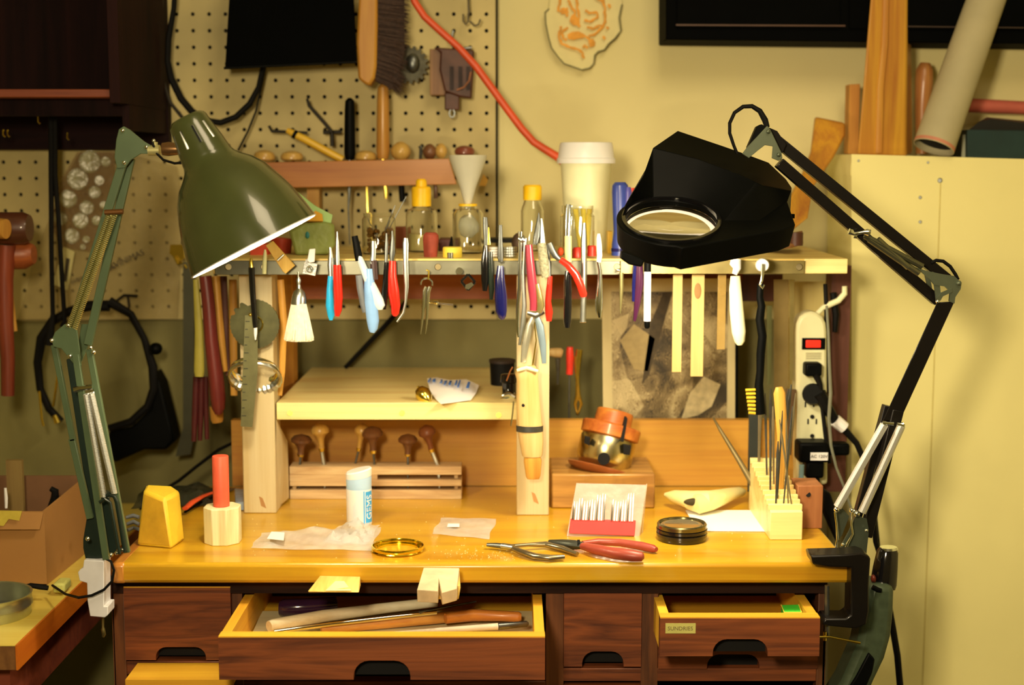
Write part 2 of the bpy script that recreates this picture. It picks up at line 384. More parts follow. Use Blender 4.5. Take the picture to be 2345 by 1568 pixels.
def cutout_front(px0, py0, px1, py1, Y, hx0_, hx1_, hy0, mat_, parent, thick=.016, name='drawer_front'):
    # board with an arched finger cut-out open at its lower edge; pixel box measured at Y
    X = lambda a, b=None: P(a, py1 if b is None else b, Y).x
    Z = lambda b: P(CX, b, Y).z
    z0, z1 = Z(py1), Z(py0); x0, x1 = X(px0), X(px1)
    if hx0_ is None: poly = [(x0,z0), (x0,z1), (x1,z1), (x1,z0)]
    else:
        h0, h1, zh = X(hx0_), X(hx1_), Z(hy0); r = min((h1-h0)*.3, (zh-z0)*.8)
        arc = []
        for i in range(6):
            a = math.pi - i*math.pi/10; arc.append((h0 + r + r*math.cos(a), zh - r + r*math.sin(a)))
        for i in range(6):
            a = math.pi/2 - i*math.pi/10; arc.append((h1 - r + r*math.cos(a), zh - r + r*math.sin(a)))
        poly = [(x0,z0), (x0,z1), (x1,z1), (x1,z0), (h1,z0)] + arc[::-1] + [(h0,z0)]
    m = M().ext([(x, Y, z) for x, z in poly], (0, thick, 0))
    return mk(name, m, mat_, parent, bev=0)
def drawer(label, px0, py0, px1, py1, Y, h, dep, inner=None, lab=None):
    d = mk('drawer', M().box(P(px0,py1,Y).x+.004, P(px1,py1,Y).x-.004, Y+.024, Y+dep, P(0,py1,Y).z+.004, P(0,py1,Y).z+.008), drawer_in_x, bench)
    d['label'] = label
    hh = h or (None, None, None)
    cutout_front(px0, py0, px1, py1, Y, hh[0], hh[1], hh[2], drawer_wood, d)
    z1 = P(0, py0, Y).z; z0 = P(0, py1, Y).z; x0 = P(px0, py1, Y).x; x1 = P(px1, py1, Y).x
    mk('front_edge', M().box(x0, x1, Y+.001, Y+.018, z1, z1+.0015), drawer_in_x, d)
    mk('side', M().box(x0+.0005, x0+.012, Y+.016, Y+dep, z0+.004, z1+.001), drawer_in, d)
    mk('side', M().box(x1-.012, x1-.0005, Y+.016, Y+dep, z0+.004, z1+.001), drawer_in, d)
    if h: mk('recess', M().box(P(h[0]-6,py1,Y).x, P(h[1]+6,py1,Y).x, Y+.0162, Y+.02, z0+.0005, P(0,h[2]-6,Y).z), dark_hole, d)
    return d
dl = drawer('closed left drawer', 288, 1346, 531, 1511, YR-.006, (357,472,1481), .14)
dm = drawer('wide middle drawer pulled open', 502, 1460, 1248, 1556, 1.607, (810,940,1512), .30)
dc = drawer('small closed centre drawer', 1291, 1357, 1468, 1526, YR-.004, (1333,1428,1491), .14)
dr = drawer('upper right drawer pulled open a little', 1511, 1416, 1876, 1502, 1.682, (1632,1758,1463), .22)
dr2 = drawer('lower right drawer', 1507, 1502, 1870, 1533, YR-.012, (1619,1739,1498), .14) if False else None
cutout_front(1507, 1470, 1872, 1531, YR-.003, 1619, 1739, 1498, drawer_wood, bench, name='lower_drawer_front')
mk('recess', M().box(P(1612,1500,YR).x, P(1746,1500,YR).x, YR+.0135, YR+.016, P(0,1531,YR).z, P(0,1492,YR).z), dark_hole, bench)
mk('label_tape', M().pbox(1524, 1427, 1593, 1450, 1.6812, .0007), mat('label_tape', K(196,176,84), .5), dr)
t_ = M(); text_mesh(t_, 'SUNDRIES', .0068, P(1558,1439,1.6808), (1,0,0), (0,0,1), .0001); mk('lettering', t_, mat('pencil_grey', K(120,96,50), .7), dr)
mk('lower_drawer_edge', M().pbox(287, 1556, 532, 1572, 1.70, .06), drawer_in_x, bench)
mk('lower_drawer_front', M().pbox(287, 1572, 532, 1700, 1.70, .016), drawer_wood, bench)
mk('lower_drawer_front', M().pbox(560, 1572, 1500, 1760, YR-.003, .016), drawer_wood, bench)
mk('base_panel', M().box(fx(287), fx(1872), YR+.004, YR+.016, .1, fz(1600)), frame_wood, bench)
# bench pins
def ipt(px, py, Y): return P(px, py, Y)
bp1 = thing('bench_pin', P(765,1340,1.70), 'low tapered wooden bench pin, the left one under the bench edge', 'bench pin')
pin_w = wood('sawn_pin_wood', K(238,196,96), K(214,160,60), 'y', 2, .6, 0, 5, .3)
mk('wedge', M().hull([P(733,1318,1.70), P(825,1320,1.70), P(705,1353,1.655), P(707,1356,1.655), P(822,1356,1.655), P(822,1345,1.66), P(735,1340,1.727), P(826,1340,1.727), P(733,1322,1.727), P(824,1322,1.727)]), pin_w, bp1, bev=.001)
mk('filed_notch', M().hull([P(745,1352,1.6545), P(805,1352,1.6545), P(788,1330,1.6765), P(768,1330,1.6765), P(775,1345,1.67)]), mat('filed_pale_wood', K(244,214,130), .6), bp1)
bp2 = thing('bench_pin', P(1004,1340,1.70), 'larger whittled wooden bench pin with a V slot, below the brass ring', 'bench pin')
top = [P(970,1299,1.70), P(1052,1300,1.70), P(1046,1347,1.645), P(1012,1357,1.642), P(1005,1328,1.662), P(1003,1353,1.642), P(955,1350,1.645)]
bot = [p - Vector((0,-.004,.016)) for p in top]
mk('wedge', M().hull8(top, bot), mat('whittled_wood', K(214,178,122), .7, var=.2, scale=40, bump=.6), bp2, bev=.0008)
mk('tenon', M().hull([P(972,1306,1.7275), P(1052,1306,1.7275), P(1055,1345,1.7275), P(972,1350,1.7275), P(975,1372,1.66), P(1050,1372,1.66), P(1054,1340,1.66), P(962,1352,1.66)]), pin_w, bp2, bev=.001)
# ================================================================ SHELF UNIT
YS = 1.96
zs = P(1200, 592, YS).z; zs0 = P(1200, 627, YS).z
shelf = thing('shelf_unit', (0, 2.05, ZT), 'pine two-post shelf unit standing on the bench, tools hanging along its front edge', 'shelf unit')
xsl, xsr = P(487,600,YS).x, P(1940,600,YS).x
mk('shelf_board', M().box(xsl, xsr, YS, 2.26, zs0, zs), shelf_wood, shelf, bev=.001)
mk('end_block', M().box(P(1842,600,YS).x, xsr+.0005, YS-.002, YS+.01, zs0+.0005, zs-.0002), pine_x, shelf, bev=.001)
YST = YS-.005
ms = mk('magnetic_strip', M().pbox(492, 597, 1420, 629, YST, .0048), strip_steel, shelf, bev=.0006)
ms2 = mk('magnetic_strip', M().pbox(1421, 597, 1842, 627, YST, .0048), mat('tan_strip_steel', K(164,138,74), .4, .6, var=.2), shelf, bev=.0006)
for q in (523, 605, 1003, 1830, 1413):
    mk('strip_screw', M().lathe(P(q,611,YST-.0012), P(q,611,YST), [(0,0),(0,7*S(YS)),(1,8*S(YS))], 12), mat('copper_screw', K(120,100,60), .4, .8), shelf)
YQ = 1.985
def post(a0, a1, ytop, ybot, Y, dep=.05):
    m = M(); x0 = P(a0, ybot, Y).x; x1 = P(a1, ybot, Y).x; m.box(x0, x1, Y, Y+dep, ZT, P(0, ytop, Y).z); return m
mk('post', post(558, 633, 628, 1172, YQ), pine_z, shelf, bev=.0015)
mk('post', post(1183, 1257, 628, 1182, YQ-.012), pine_z, shelf, bev=.0015)
pg = mk('panel_gusset', M().hull8([P(632,960,YQ+.003), P(657,1010,YQ+.003+.06), P(660,1140,YQ+.06), P(632,1165,YQ+.02)], [P(634,962,YQ+.01), P(659,1010,YQ+.07), P(662,1140,YQ+.07), P(634,1165,YQ+.03)]), pine_z, shelf)
# knots
for a, b in [(598,1150), (1222,1140)]:
    mk('knot', M().prism([(a-5,b-14),(a+3,b-10),(a+8,b+2),(a+12,b+14),(a,b+8)], (YQ if a < 700 else YQ-.012)-.0003, .0004), mat('wood_knot', K(176,120,60), .7), shelf)
# middle shelf
zm1, zm0 = P(900,922,1.99).z, P(900,961,1.99).z
mk('middle_shelf', M().box(P(633,940,1.99).x, P(1185,940,1.99).x, 1.99, 2.345, zm0, zm1), pine_x, shelf, bev=.001)
for q in (664, 921, 1142): mk('dowel_plug', M().lathe(P(q,950 if q>1100 else 945,1.9893), P(q,950 if q>1100 else 945,1.992), [(0,6.5*S(2)),(1,6.5*S(2))], 12), yellow_pl if 0 else brass, shelf)
# back rails under the top shelf
mk('back_rail', M().box(P(560,650,2.25).x, P(1700,650,2.25).x, 2.245, 2.26, P(0,684,2.25).z, zs0), red_wood, shelf)
mk('side_stretcher', M().pbox(1700, 628, 1792, 690, 2.24, .012), maroon_wood, shelf)
mk('rear_post', M().box(P(633,800,2.2).x-.004, P(672,800,2.2).x, 2.20, 2.24, ZT, zs0), wood('amber_post', K(206,136,40), K(176,104,28), 'z', 1, .5), shelf)
mk('rear_post', M().box(P(1897,800,2.13).x, P(1941,800,2.13).x, 2.12, 2.16, ZT, zs0), maroon_wood, shelf)
mk('board_strip', M().pbox(560, 632, 634, 960, 2.06, .012), wood('left_infill', K(216,150,50), K(190,116,34), 'z', 1, .5), shelf)
# ================================================================ GREEN LAMP
YL = 1.64
sL = S(YL)
gl = thing('desk_lamp', P(236, 1300, 1.74), 'green enamel spring-arm desk lamp clamped to the left end of the bench', 'lamp')
ax0 = P(582, 563, YL); ax1 = P(427, 272, YL-.0008)
L = (ax1-ax0).length; u1 = 330.0
prof = [(0,156),(12,154),(40,149),(85,139),(120,127),(160,111),(187,93),(205,74),(218,63),(230,58),(234,58),(240,57),(258,55),(262,54.5),(306,47),(310,46.5),(322,45),(328,42),(333,36),(334,4)]
pr = [(a/u1, b*sL) for a, b in prof]
def skp(i, k): return i == 13 and k % 6 in (0,) 
shade = M().lathe(ax0, ax1, pr, 60, skip=skp)
so = mk('lamp_shade', shade, green_en, gl)
inner = [(a/u1, max(1, b-3.0)*sL) for a, b in prof[:-1]]
mk('shade_lining', M().lathe(ax0, ax1, inner, 60, skip=skp), lamp_in, so)
mk('rim', M().lathe(ax0, ax1, [(-.004,153*sL),(-.004,157*sL),(.004,157*sL),(.004,153*sL),(-.004,153*sL)], 60), mat('cream_rim_paint', K(250,240,200), .3), so)
bulb_m = mat('lit_bulb_glass', (1,.9,.7,1), .4, emit=(1.0,.82,.55), es=14)
mk('bulb', M().lathe(ax0, ax1, [(.10,4*sL),(.12,30*sL),(.22,50*sL),(.34,54*sL),(.46,44*sL),(.60,28*sL),(.72,24*sL)], 20), bulb_m, gl)
mk('socket', M().lathe(ax0, ax1, [(.72,26*sL),(.97,26*sL)], 16), black_pl, gl)
l = bpy.data.lights.new('desk_lamp_bulb', 'POINT'); l.energy = 3.8; l.color = (1.0,.82,.54); l.shadow_soft_size = .022
o = bpy.data.objects.new('desk_lamp_bulb', l); COL.objects.link(o); o.location = ax0 + (ax1-ax0)*.05
YA = 1.70
def screw(a, b, r, Y, par, n='screw', mt=chrome): return mk(n, M().ball(P(a,b,Y), r*S(Y)), mt, par)
hp = mk('head_bracket', M().prism([(283,289),(297,297),(330,324),(347,334),(349,352),(322,352),(300,366),(286,384),(268,386),(262,360),(266,320),(272,296)], YA-.004, .003), green_arm, gl, bev=.0006)
for a, b in ((281,299),(335,337),(284,372)): screw(a, b, 5, YA-.005, hp)
mk('swivel', M().tp([(340,344,12),(366,344,12)], YA, 12).tp([(356,325,5),(356,340,5)], YA), mat('pale_swivel', K(190,170,100), .4, .5), gl)
mk('shade_knob', M().tp([(372,341,14),(386,341,16),(410,341,13)], YA-.01, 14), mat('bronze_knob', K(140,96,50), .3, .7), gl)
screw(352,322,4,YA-.005,hp)
# upper arm
def bar(m, a, b, c, d, wpx, Y, Yb=None, dep=.006):
    Yb = Y if Yb is None else Yb
    p = P(a,b,Y); q = P(c,d,Yb); t = (q-p).normalized(); n_ = t.cross(Vector((0,1,0))).normalized() * wpx/2*S(Y)
    return m.hull8([p-n_, p+n_, q+n_, q-n_], [v+Vector((0,dep,0)) for v in (p-n_, p+n_, q+n_, q-n_)])
mk('upper_arm', bar(M(), 279,375,158,765,19, YA-.002), green_arm, gl, bev=.0008)
mk('upper_arm', bar(M(), 298,362,200,790,19, YA+.012), green_arm, gl, bev=.0008)
for k, (a,b,c,d) in enumerate([(249,492,158,748),(262,492,171,752)]):
    mk('spring', M().spring(P(a,b,YA-.01), P(c,d,YA-.01), 5.2*S(YA), 62, 1.6*S(YA), 5, 8), mat('bronze_spring', K(200,180,100), .4, .8), gl)
mk('spring_pin', M().tp([(240,486,6),(282,484,6)], YA-.01), mat('rusty_pin', K(120,74,30), .5, .6), gl)
el = mk('elbow_plate', M().prism([(118,778),(126,760),(148,742),(176,756),(182,800),(186,838),(166,830),(140,798),(122,794)], YA-.012, .003), green_arm, gl, bev=.0006)
mk('elbow_plate', M().prism([(186,742),(212,742),(212,765),(186,830),(178,828),(180,780)], YA+.02, .003), green_arm, gl, bev=.0006)
for a, b, r in ((119,779,5),(160,815,5),(156,745,5),(214,806,6),(207,796,5)): screw(a, b, r, YA-.013, el)
# lower arm rails
mk('lower_arm', bar(M(), 122,790,166,1010,13,YA-.004).add(*[*(lambda q: (q.v, q.f))(bar(M(), 163,1005,205,1188,15,YA-.004))]), green_arm, gl, bev=.0006)
mk('lower_arm', bar(M(), 172,812,242,1282,15,YA-.014), green_arm, gl, bev=.0006)
mk('lower_arm', bar(M(), 203,800,290,1266,14,YA-.012), green_arm, gl, bev=.0006)
mk('lower_arm', bar(M(), 160,822,222,1230,17,YA+.016), green_dk, gl, bev=.0006)
for (a,b,c,d) in [(197,902,238,1137),(209,899,262,1129)]:
    mk('spring', M().spring(P(a,b,YA-.02), P(c,d,YA-.02), 5.6*S(YA), 66, 1.9*S(YA), 5, 8), spring_m, gl)
mk('spring_pin', M().tp([(170,893,7),(182,889,6),(212,886,6)], YA-.02), chrome, gl)
mk('base_block', M().prism([(200,1175),(215,1132),(236,1130),(250,1140),(262,1200),(270,1255),(252,1276),(196,1282),(190,1255),(190,1235)], YA+.004, .02), green_dk, gl, bev=.001)
mk('spring_loop', M().tp([(238,1138,5),(250,1132,5),(262,1136,5),(268,1150,5),(286,1262,5)], YA-.02).tp([(228,1150,4),(240,1142,4),(252,1150,4),(274,1268,4)], YA-.022), green_dk, gl)
for a, b in ((254,1270),(268,1265),(281,1258),(201,1233)): screw(a, b, 5.5, YA-.02, gl)
cl = mk('clamp', M().prism([(192,1282),(238,1284),(238,1388),(247,1388),(247,1408),(240,1414),(206,1411),(200,1375),(199,1335),(182,1330),(178,1310),(184,1303),(190,1300)], YA-.004, .03), mat('white_clamp_enamel', K(232,214,186), .35, var=.08), gl, bev=.001)
mk('clamp_screw', M().tp([(236,1412,3),(236,1436,3),(236,1440,5),(238,1452,5),(236,1458,3)], YA+.01), mat('dull_brass', K(120,100,50), .4, .8), gl)
mk('power_cord', M().tp([(348,326,3),(360,352,3),(374,366,3),(400,374,3),(420,372,3)], YA-.004, 8), black_rub, gl)
mk('power_cord', M().tp([(240,1278,3),(254,1285,3.2),(261,1305,3.2),(257,1330,3.2),(238,1350,3.2),(210,1363,3.2),(180,1368,3.2),(150,1360,3,.06),(120,1340,3,.12)], YA-.012, 8), black_rub, gl)

# ================================================================ MAGNIFIER LAMP
YM = 1.72; sM = S(YM)
ml_ = thing('magnifier_lamp', P(1950, 1290, 1.75), 'black magnifying work lamp on a spring arm clamped to the right end of the bench', 'lamp')
C0 = P(1537, 512, YM); nn = Vector((0,-.41,.912)).normalized(); uu = Vector((1,0,-.03)).normalized(); vv = nn.cross(uu).normalized()
def plane(r, th, h=0): return C0 + uu*(r*math.cos(th)) + vv*(r*math.sin(th)) + nn*h
RL = 103*sM; RO = 124*sM
NN = 64; outer = []; 
def rout(th):
    c, s_ = math.cos(th), math.sin(th)
    r = RO
    # block reaching right/back
    if c > 0:
        t = .148 / c
        if s_ > 0: t = min(t, .080 / max(s_, 1e-6))
        den = c*.413 - s_*.91
        if den > 1e-6: t = min(t, .0668 / den)
        r = max(RO, t)
    return r
ths = [2*math.pi*i/NN for i in range(NN)]
m = M(); H0, H1 = .004, -.026
ro = [plane(rout(t), t, H0) for t in ths]; ri = [plane(RL, t, H0+.001) for t in ths]
ro2 = [plane(rout(t)*.97, t, H1) for t in ths]; ri2 = [plane(RL*1.0, t, -.014) for t in ths]
m.v = ro + ri + ro2 + ri2
for i in range(NN):
    j = (i+1) % NN
    m.f += [[i, j, NN+j, NN+i], [i, j, 2*NN+j, 2*NN+i], [NN+i, NN+j, 3*NN+j, 3*NN+i], [2*NN+i, 2*NN+j, 3*NN+j, 3*NN+i]]
mk('lens_housing', m, black_pl, ml_, bev=.0015)
# upper cover lofted behind the lens opening
A = lambda k, d: plane(RL*k, math.radians(d), .003)
secs = [
 (A(1.12,188), P(1424,500,1.718), P(1428,480,1.755), plane(RO*.99, math.radians(172), .002)),
 (A(1.09,160), P(1436,462,1.735), P(1442,450,1.775), plane(RO*.99, math.radians(150), .002)),
 (A(1.08,130), P(1473,402,1.765), P(1484,378,1.82), plane(RO*.99, math.radians(125), .002)),
 (A(1.08,108), P(1495,338,1.785), P(1552,299,1.86), plane(RO*.99, math.radians(105), .002)),
 (A(1.08,72), P(1600,364,1.77), P(1655,334,1.865), plane(RO*1.0, math.radians(75), .002)),
 (A(1.08,36), P(1690,398,1.755), P(1712,354,1.865), plane(rout(math.radians(58))*.98, math.radians(58), .002)),
 (A(1.12,0), P(1731,417,1.745), P(1760,372,1.865), plane(rout(math.radians(40))*.98, math.radians(40), .002)),
 (P(1736,535,1.715), P(1745,424,1.750), P(1800,410,1.86), P(1808,470,1.86)),
 (P(1775,540,1.735), P(1812,436,1.79), P(1813,430,1.85), P(1808,520,1.85))]
secs = [[Vector(p) for p in q] for q in secs]
m = M()
for q in secs: m.v += q
for i in range(len(secs)-1):
    for k in range(4): m.f.append([4*i+k, 4*i+(k+1) % 4, 4*i+4+(k+1) % 4, 4*i+4+k])
m.f.append([3,2,1,0]); m.f.append([32,33,34,35])
mk('cover', m, black_pl, ml_, bev=.004)
rim = M().lathe(C0 - nn*.002, C0 + nn*.008, [(0,RL*1.01),(1,RL*1.01),(1,RL*1.09),(0,RL*1.10),(0,RL*1.01)], 64)
mk('lens_rim', rim, black_gl, ml_)
mk('lens', M().lathe(C0 - nn*.007, C0 + nn*.001, [(0,0.0001),(.06,RL*.35),(.2,RL*.7),(.42,RL*.995),(.58,RL*.995),(.8,RL*.7),(.94,RL*.35),(1.0,.0001)], 64), lens_glass, ml_)
mk('badge', M().prism([(1424,574),(1478,594),(1470,612),(1440,606),(1421,592)], 1.645, .02), black_pl, ml_, bev=.002)
mk('side_knob', M().lathe(P(1790,486,1.765), P(1780,488,1.80), [(0,0),(0,7*sM),(.3,10*sM),(1,11*sM)], 16), mat('bronze_dark', K(92,78,44), .3, .8), ml_)
mk('hinge_tab', M().pbox(1806, 490, 1820, 500, 1.79, .01).pbox(1806, 504, 1816, 514, 1.79, .01), black_pl, ml_)
# ring tube (the lit lamp of the magnifier), under the housing
ring = [plane(RL*1.06, 2*math.pi*i/40, -.0195) for i in range(40)]
mk('ring_tube', M().tube(ring, .0025, 8, closed=True), mat('lit_tube', (1,.95,.8,1), .5, emit=(1.0,.82,.55), es=1.2), ml_)
l = bpy.data.lights.new('magnifier_tube_light', 'AREA'); l.shape = 'DISK'; l.size = .10; l.energy = 2.9; l.color = (1.0,.82,.54)
o = bpy.data.objects.new('magnifier_tube_light', l); COL.objects.link(o); o.location = C0 - nn*.032; o.rotation_euler = (-nn).to_track_quat('-Z','Y').to_euler()
# neck bracket
mk('neck_bracket', M().prism([(1757,288),(1764,296),(1790,350),(1792,362),(1783,368),(1768,362),(1770,335),(1752,332),(1735,345),(1715,362),(1700,352),(1712,336)], 1.765, .003), mat('grey_bracket_steel', K(104,104,72), .4, .6), ml_, bev=.0005)
mk('neck_block', M().prism([(1733,290),(1745,284),(1756,292),(1728,345),(1712,338)], 1.772, .014), black_pl, ml_, bev=.001)
for a, b in ((1759,301),(1783,354)): screw(a, b, 5, 1.763, ml_, mt=MATS['grey_bracket_steel'])
bm_ = mat('black_arm_paint', (.006,.005,.0045,1), .35, coat=.15, spec=.25)
mk('upper_arm', bar(M(), 1776,318,2172,640,24,1.79,1.79,.016), bm_, ml_, bev=.001)
mk('upper_arm', bar(M(), 1786,372,2150,690,24,1.765,1.78,.016), bm_, ml_, bev=.001)
mk('arm_bracket', M().prism([(1757,290),(1780,300),(1800,330),(1792,350),(1775,330)], 1.78, .012), bm_, ml_)
for k, (a,b,c,d) in enumerate([(1980,540,2112,610),(1990,548,2104,626),(2010,548,2080,612)]):
    mk('spring', M().spring(P(a,b,1.765), P(c,d,1.765), 6*sM, 60, 1.7*sM, 5, 8), mat('grey_spring', K(128,118,78), .35, .9), ml_)
mk('spring_pin', M().tp([(1944,529,7),(1950,531,7),(1956,535,4),(1975,532,4),(1985,532,8),(1992,534,8)], 1.758).tp([(1955,541,4),(1962,542,4)], 1.758), chrome, ml_)
mk('elbow_bracket', M().prism([(2098,612),(2122,620),(2160,628),(2186,632),(2202,648),(2200,662),(2188,680),(2186,695),(2174,690),(2176,668),(2164,656),(2140,652),(2130,640)], 1.768, .004).prism([(2136,622),(2150,628),(2156,686),(2144,688)], 1.770, .003).prism([(2118,630),(2130,634),(2136,668),(2126,664)], 1.785, .003).prism([(2146,682),(2156,670),(2180,660),(2182,668),(2160,678),(2152,690)], 1.766, .003), MATS['grey_bracket_steel'], ml_)
screw(2196,648,6,1.766,ml_,mt=MATS['grey_bracket_steel']); screw(2147,690,5,1.764,ml_)
mk('wire_loop', M().tp([(2132,602,4),(2144,596,4),(2160,598,4),(2176,610,4),(2188,628,4),(2194,640,4)], 1.79), black_rub, ml_)
mk('lower_arm', M().hull8([P(2146,692,1.77),P(2186,690,1.77),P(2060,965,1.77),P(2022,962,1.77)], [P(2146,692,1.79),P(2186,690,1.79),P(2060,965,1.79),P(2022,962,1.79)]), bm_, ml_, bev=.001)
mk('lower_arm', bar(M(), 2034,930,1962,1200,17,1.782,1.782,.014), bm_, ml_, bev=.001)
mk('lower_arm', bar(M(), 2058,940,1985,1230,26,1.768,1.768,.014), bm_, ml_, bev=.001)
for (a,b,c,d) in [(2025,972,1918,1160),(2064,975,1974,1172)]:
    mk('spring', M().spring(P(a,b,1.752), P(c,d,1.752), 8.6*sM, 78, 2.2*sM, 5, 10), spring_m, ml_)
mk('spring_pin', M().tp([(2021,968,5),(2034,969,4),(2046,970,5)], 1.752).tp([(2054,970,4),(2066,973,6),(2070,970,5)], 1.75), chrome, ml_)
mk('base_bracket', M().prism([(1912,1160),(1930,1164),(1945,1182),(1928,1225),(1916,1240),(1914,1190)], 1.775, .003).prism([(1960,1180),(1985,1188),(1990,1215),(1984,1270),(1922,1272),(1926,1250),(1945,1215)], 1.765, .003), mat('olive_bracket_steel', K(96,98,72), .3, .7), ml_)
mk('pull_wire', M().tp([(1912,1172,2.2),(1916,1200,2.2),(1918,1230,2.2),(1914,1258,3),(1920,1268,4)], 1.755), chrome, ml_)
mk('pull_wire', M().tp([(1953,1172,2.2),(1950,1200,2.2),(1953,1222,2.2),(1940,1246,3),(1934,1266,4)], 1.755), chrome, ml_)
for a, b, r in ((1916,1166,7),(1950,1168,6),(1962,1176,8),(1930,1246,4),(1945,1256,5),(1984,1214,4),(1956,1170,5)): screw(a, b, r, 1.757, ml_)
YK = 1.705
mcl = mk('clamp', M().prism([(1857,1272),(1930,1270),(1972,1266),(1990,1272),(1994,1280),(1990,1340),(1990,1400),(1984,1430),(1960,1440),(1884,1432),(1884,1424),(1890,1416),(1936,1416),(1948,1408),(1950,1300),(1900,1298),(1862,1293)], YK, .035), bm_, ml_, bev=.002)
mk('clamp_top', M().hull([P(1857,1272,YK+.002), P(1990,1272,YK+.002), G(1860,1280,ZT+.013)+Vector((0,.03,0)), P(1968,1268,1.745), P(1885,1268,1.745)]), bm_, ml_)
cs = mk('clamp_screw', M().tp([(1894,1340,6),(1894,1456,6)], YK+.016), dsteel, ml_)
mk('clamp_bar', M().tp([(1876,1458,3.5),(1900,1458,3),(1930,1464,3),(1970,1472,3.5)], YK-.002).tp([(1889,1446,4),(1889,1466,4)], YK), brass, ml_)
mk('power_cord', M().tp([(1688,352,3.6),(1680,332,3.6),(1671,305,3.8),(1671,282,4),(1682,258,4.2),(1702,244,4.6),(1722,243,5),(1740,254,6),(1752,275,7),(1757,292,6)], 1.80, 10), black_rub, ml_)
# ================================================================ LEFT: CABINET, BROOM SET, THINGS ON THE PEGBOARD
wc = thing('wall_cupboard', P(150, 235, 2.2), 'dark reddish-brown open cupboard high on the left wall', 'cupboard')
Ysd = 2.05
x1c = P(272,120,Ysd).x; x0c = P(247,120,Ysd).x
mk('side_board', M().box(x0c, x1c, Ysd, 2.35, P(0,236,Ysd).z, 1.95), dark_wood, wc, bev=.001)
mk('lower_side', M().box(x0c+.004, x1c-.001, Ysd+.05, 2.35, P(0,300,2.15).z, P(0,236,Ysd).z+.002), dark_wood, wc)
mk('shelf', M().box(-1.3, x0c, Ysd+.012, 2.35, P(0,222,Ysd).z, P(0,203,Ysd).z), wood('cupboard_shelf_wood', K(140,66,34), K(110,46,26), 'x', 1, .5), wc, bev=.002)
mk('back_board', M().box(-1.3, x0c, 2.3, 2.31, P(0,222,Ysd).z, 1.95), dark_wood, wc)
mk('bottom_rail', M().box(-1.3, x1c+.002, 2.325, 2.345, P(0,343,2.33).z, P(0,222,2.3).z), wood('rail_brown', K(34,16,12), K(18,9,8), 'x', 1, .7, spec=.1), wc)
mk('bottom_rail', M().box(-1.3, x0c+.002, Ysd+.06, Ysd+.08, P(0,262,Ysd).z, P(0,222,Ysd).z), dark_wood, wc)
for a, b in ((88,253),(88,275),(8,305),(18,305),(154,312)):
    mk('hook', M().tp([(a,b-8,2),(a,b+4,2),(a+4,b+8,2)], 2.2), brass, wc)
# black strap loop on the board
YB_ = 2.30
solo('hose', M().tp([(402,-40,6),(398,20,6),(386,90,7),(384,140,7),(392,180,8),(414,225,8),(440,256,8),(470,276,7),(505,281,7),(540,268,7),(572,238,7),(592,200,6),(603,150,6)], YB_, 10), black_rub, 'thick black rubber hose looping down the pegboard left of the dustpan', 'hose')
solo('hose', M().tp([(372,-40,5),(366,60,6),(366,120,7),(372,180,5),(390,235,4),(418,270,4)], YB_+.02, 8), mat('brown_strap', K(48,38,22), .6), 'thinner dark strap hanging behind the black hose loop, beside the cupboard', 'strap')
solo('cord', M().tp([(608,155,2.4),(596,210,2.4),(586,255,2.4),(568,300,2.4),(545,345,2.4)], YB_+.01, 6), black_rub, 'thin black cord running from the dustpan down behind the green lampshade', 'cord')
# dustpan
dp = thing('dustpan', P(670, 150, 2.28), 'black dustpan hanging upside down on the pegboard beside the bench brush', 'dustpan')
mk('pan', M().hull8([P(528,-60,2.27),P(808,-60,2.27),P(818,143,2.235),P(515,158,2.235)], [P(532,-60,2.33),P(804,-60,2.33),P(814,140,2.335),P(522,152,2.335)]), cab_black, dp, bev=.002)
mk('lip', M().tp([(513,156,3),(660,149,3),(816,142,3)], 2.232), black_pl, dp)
# bench brush
bb = thing('bench_brush', P(845, 195, 2.27), 'long bench brush with a wooden back and dark brown bristles, hanging on the pegboard', 'brush')
mk('brush_back', M().prism([(824,-60),(864,-60),(864,60),(862,150),(858,178),(846,197),(832,190),(820,180),(816,100)], 2.245, .04), amber_z if 0 else wood('brush_back_wood', K(206,142,44), K(180,112,32), 'z', 1.4, .5, 0, 4), bb, bev=.004)
rnd = random.Random(3)
m = M()
for i in range(520):
    y0 = rnd.uniform(-60, 186); Y = 2.25 + rnd.uniform(0, .03); ln = rnd.uniform(60, 78)
    x1 = 862 + ln + (4 if y0 < 90 else -(y0-90)*.10); dr = rnd.uniform(2, 16) + max(0, (y0-60))*.25
    p = P(860, y0, Y); q = P(862+ln*.6, y0+dr*.5, Y+rnd.uniform(-.006,.006)); r_ = P(x1, y0+dr+rnd.uniform(-3,3), Y+rnd.uniform(-.01,.01)); h = Vector((0,0,.0011))
    m.add([p-h, p+h, q+h, q-h, r_], [(0,1,2,3),(3,2,4)])
o = mk('bristles', m, bristle_dark, bb); o['kind'] = 'stuff'
mk('bristle_core', M().prism([(860,-60),(925,-60),(925,120),(905,200),(890,205),(868,160),(860,180)], 2.262, .012), bristle_dark, bb)
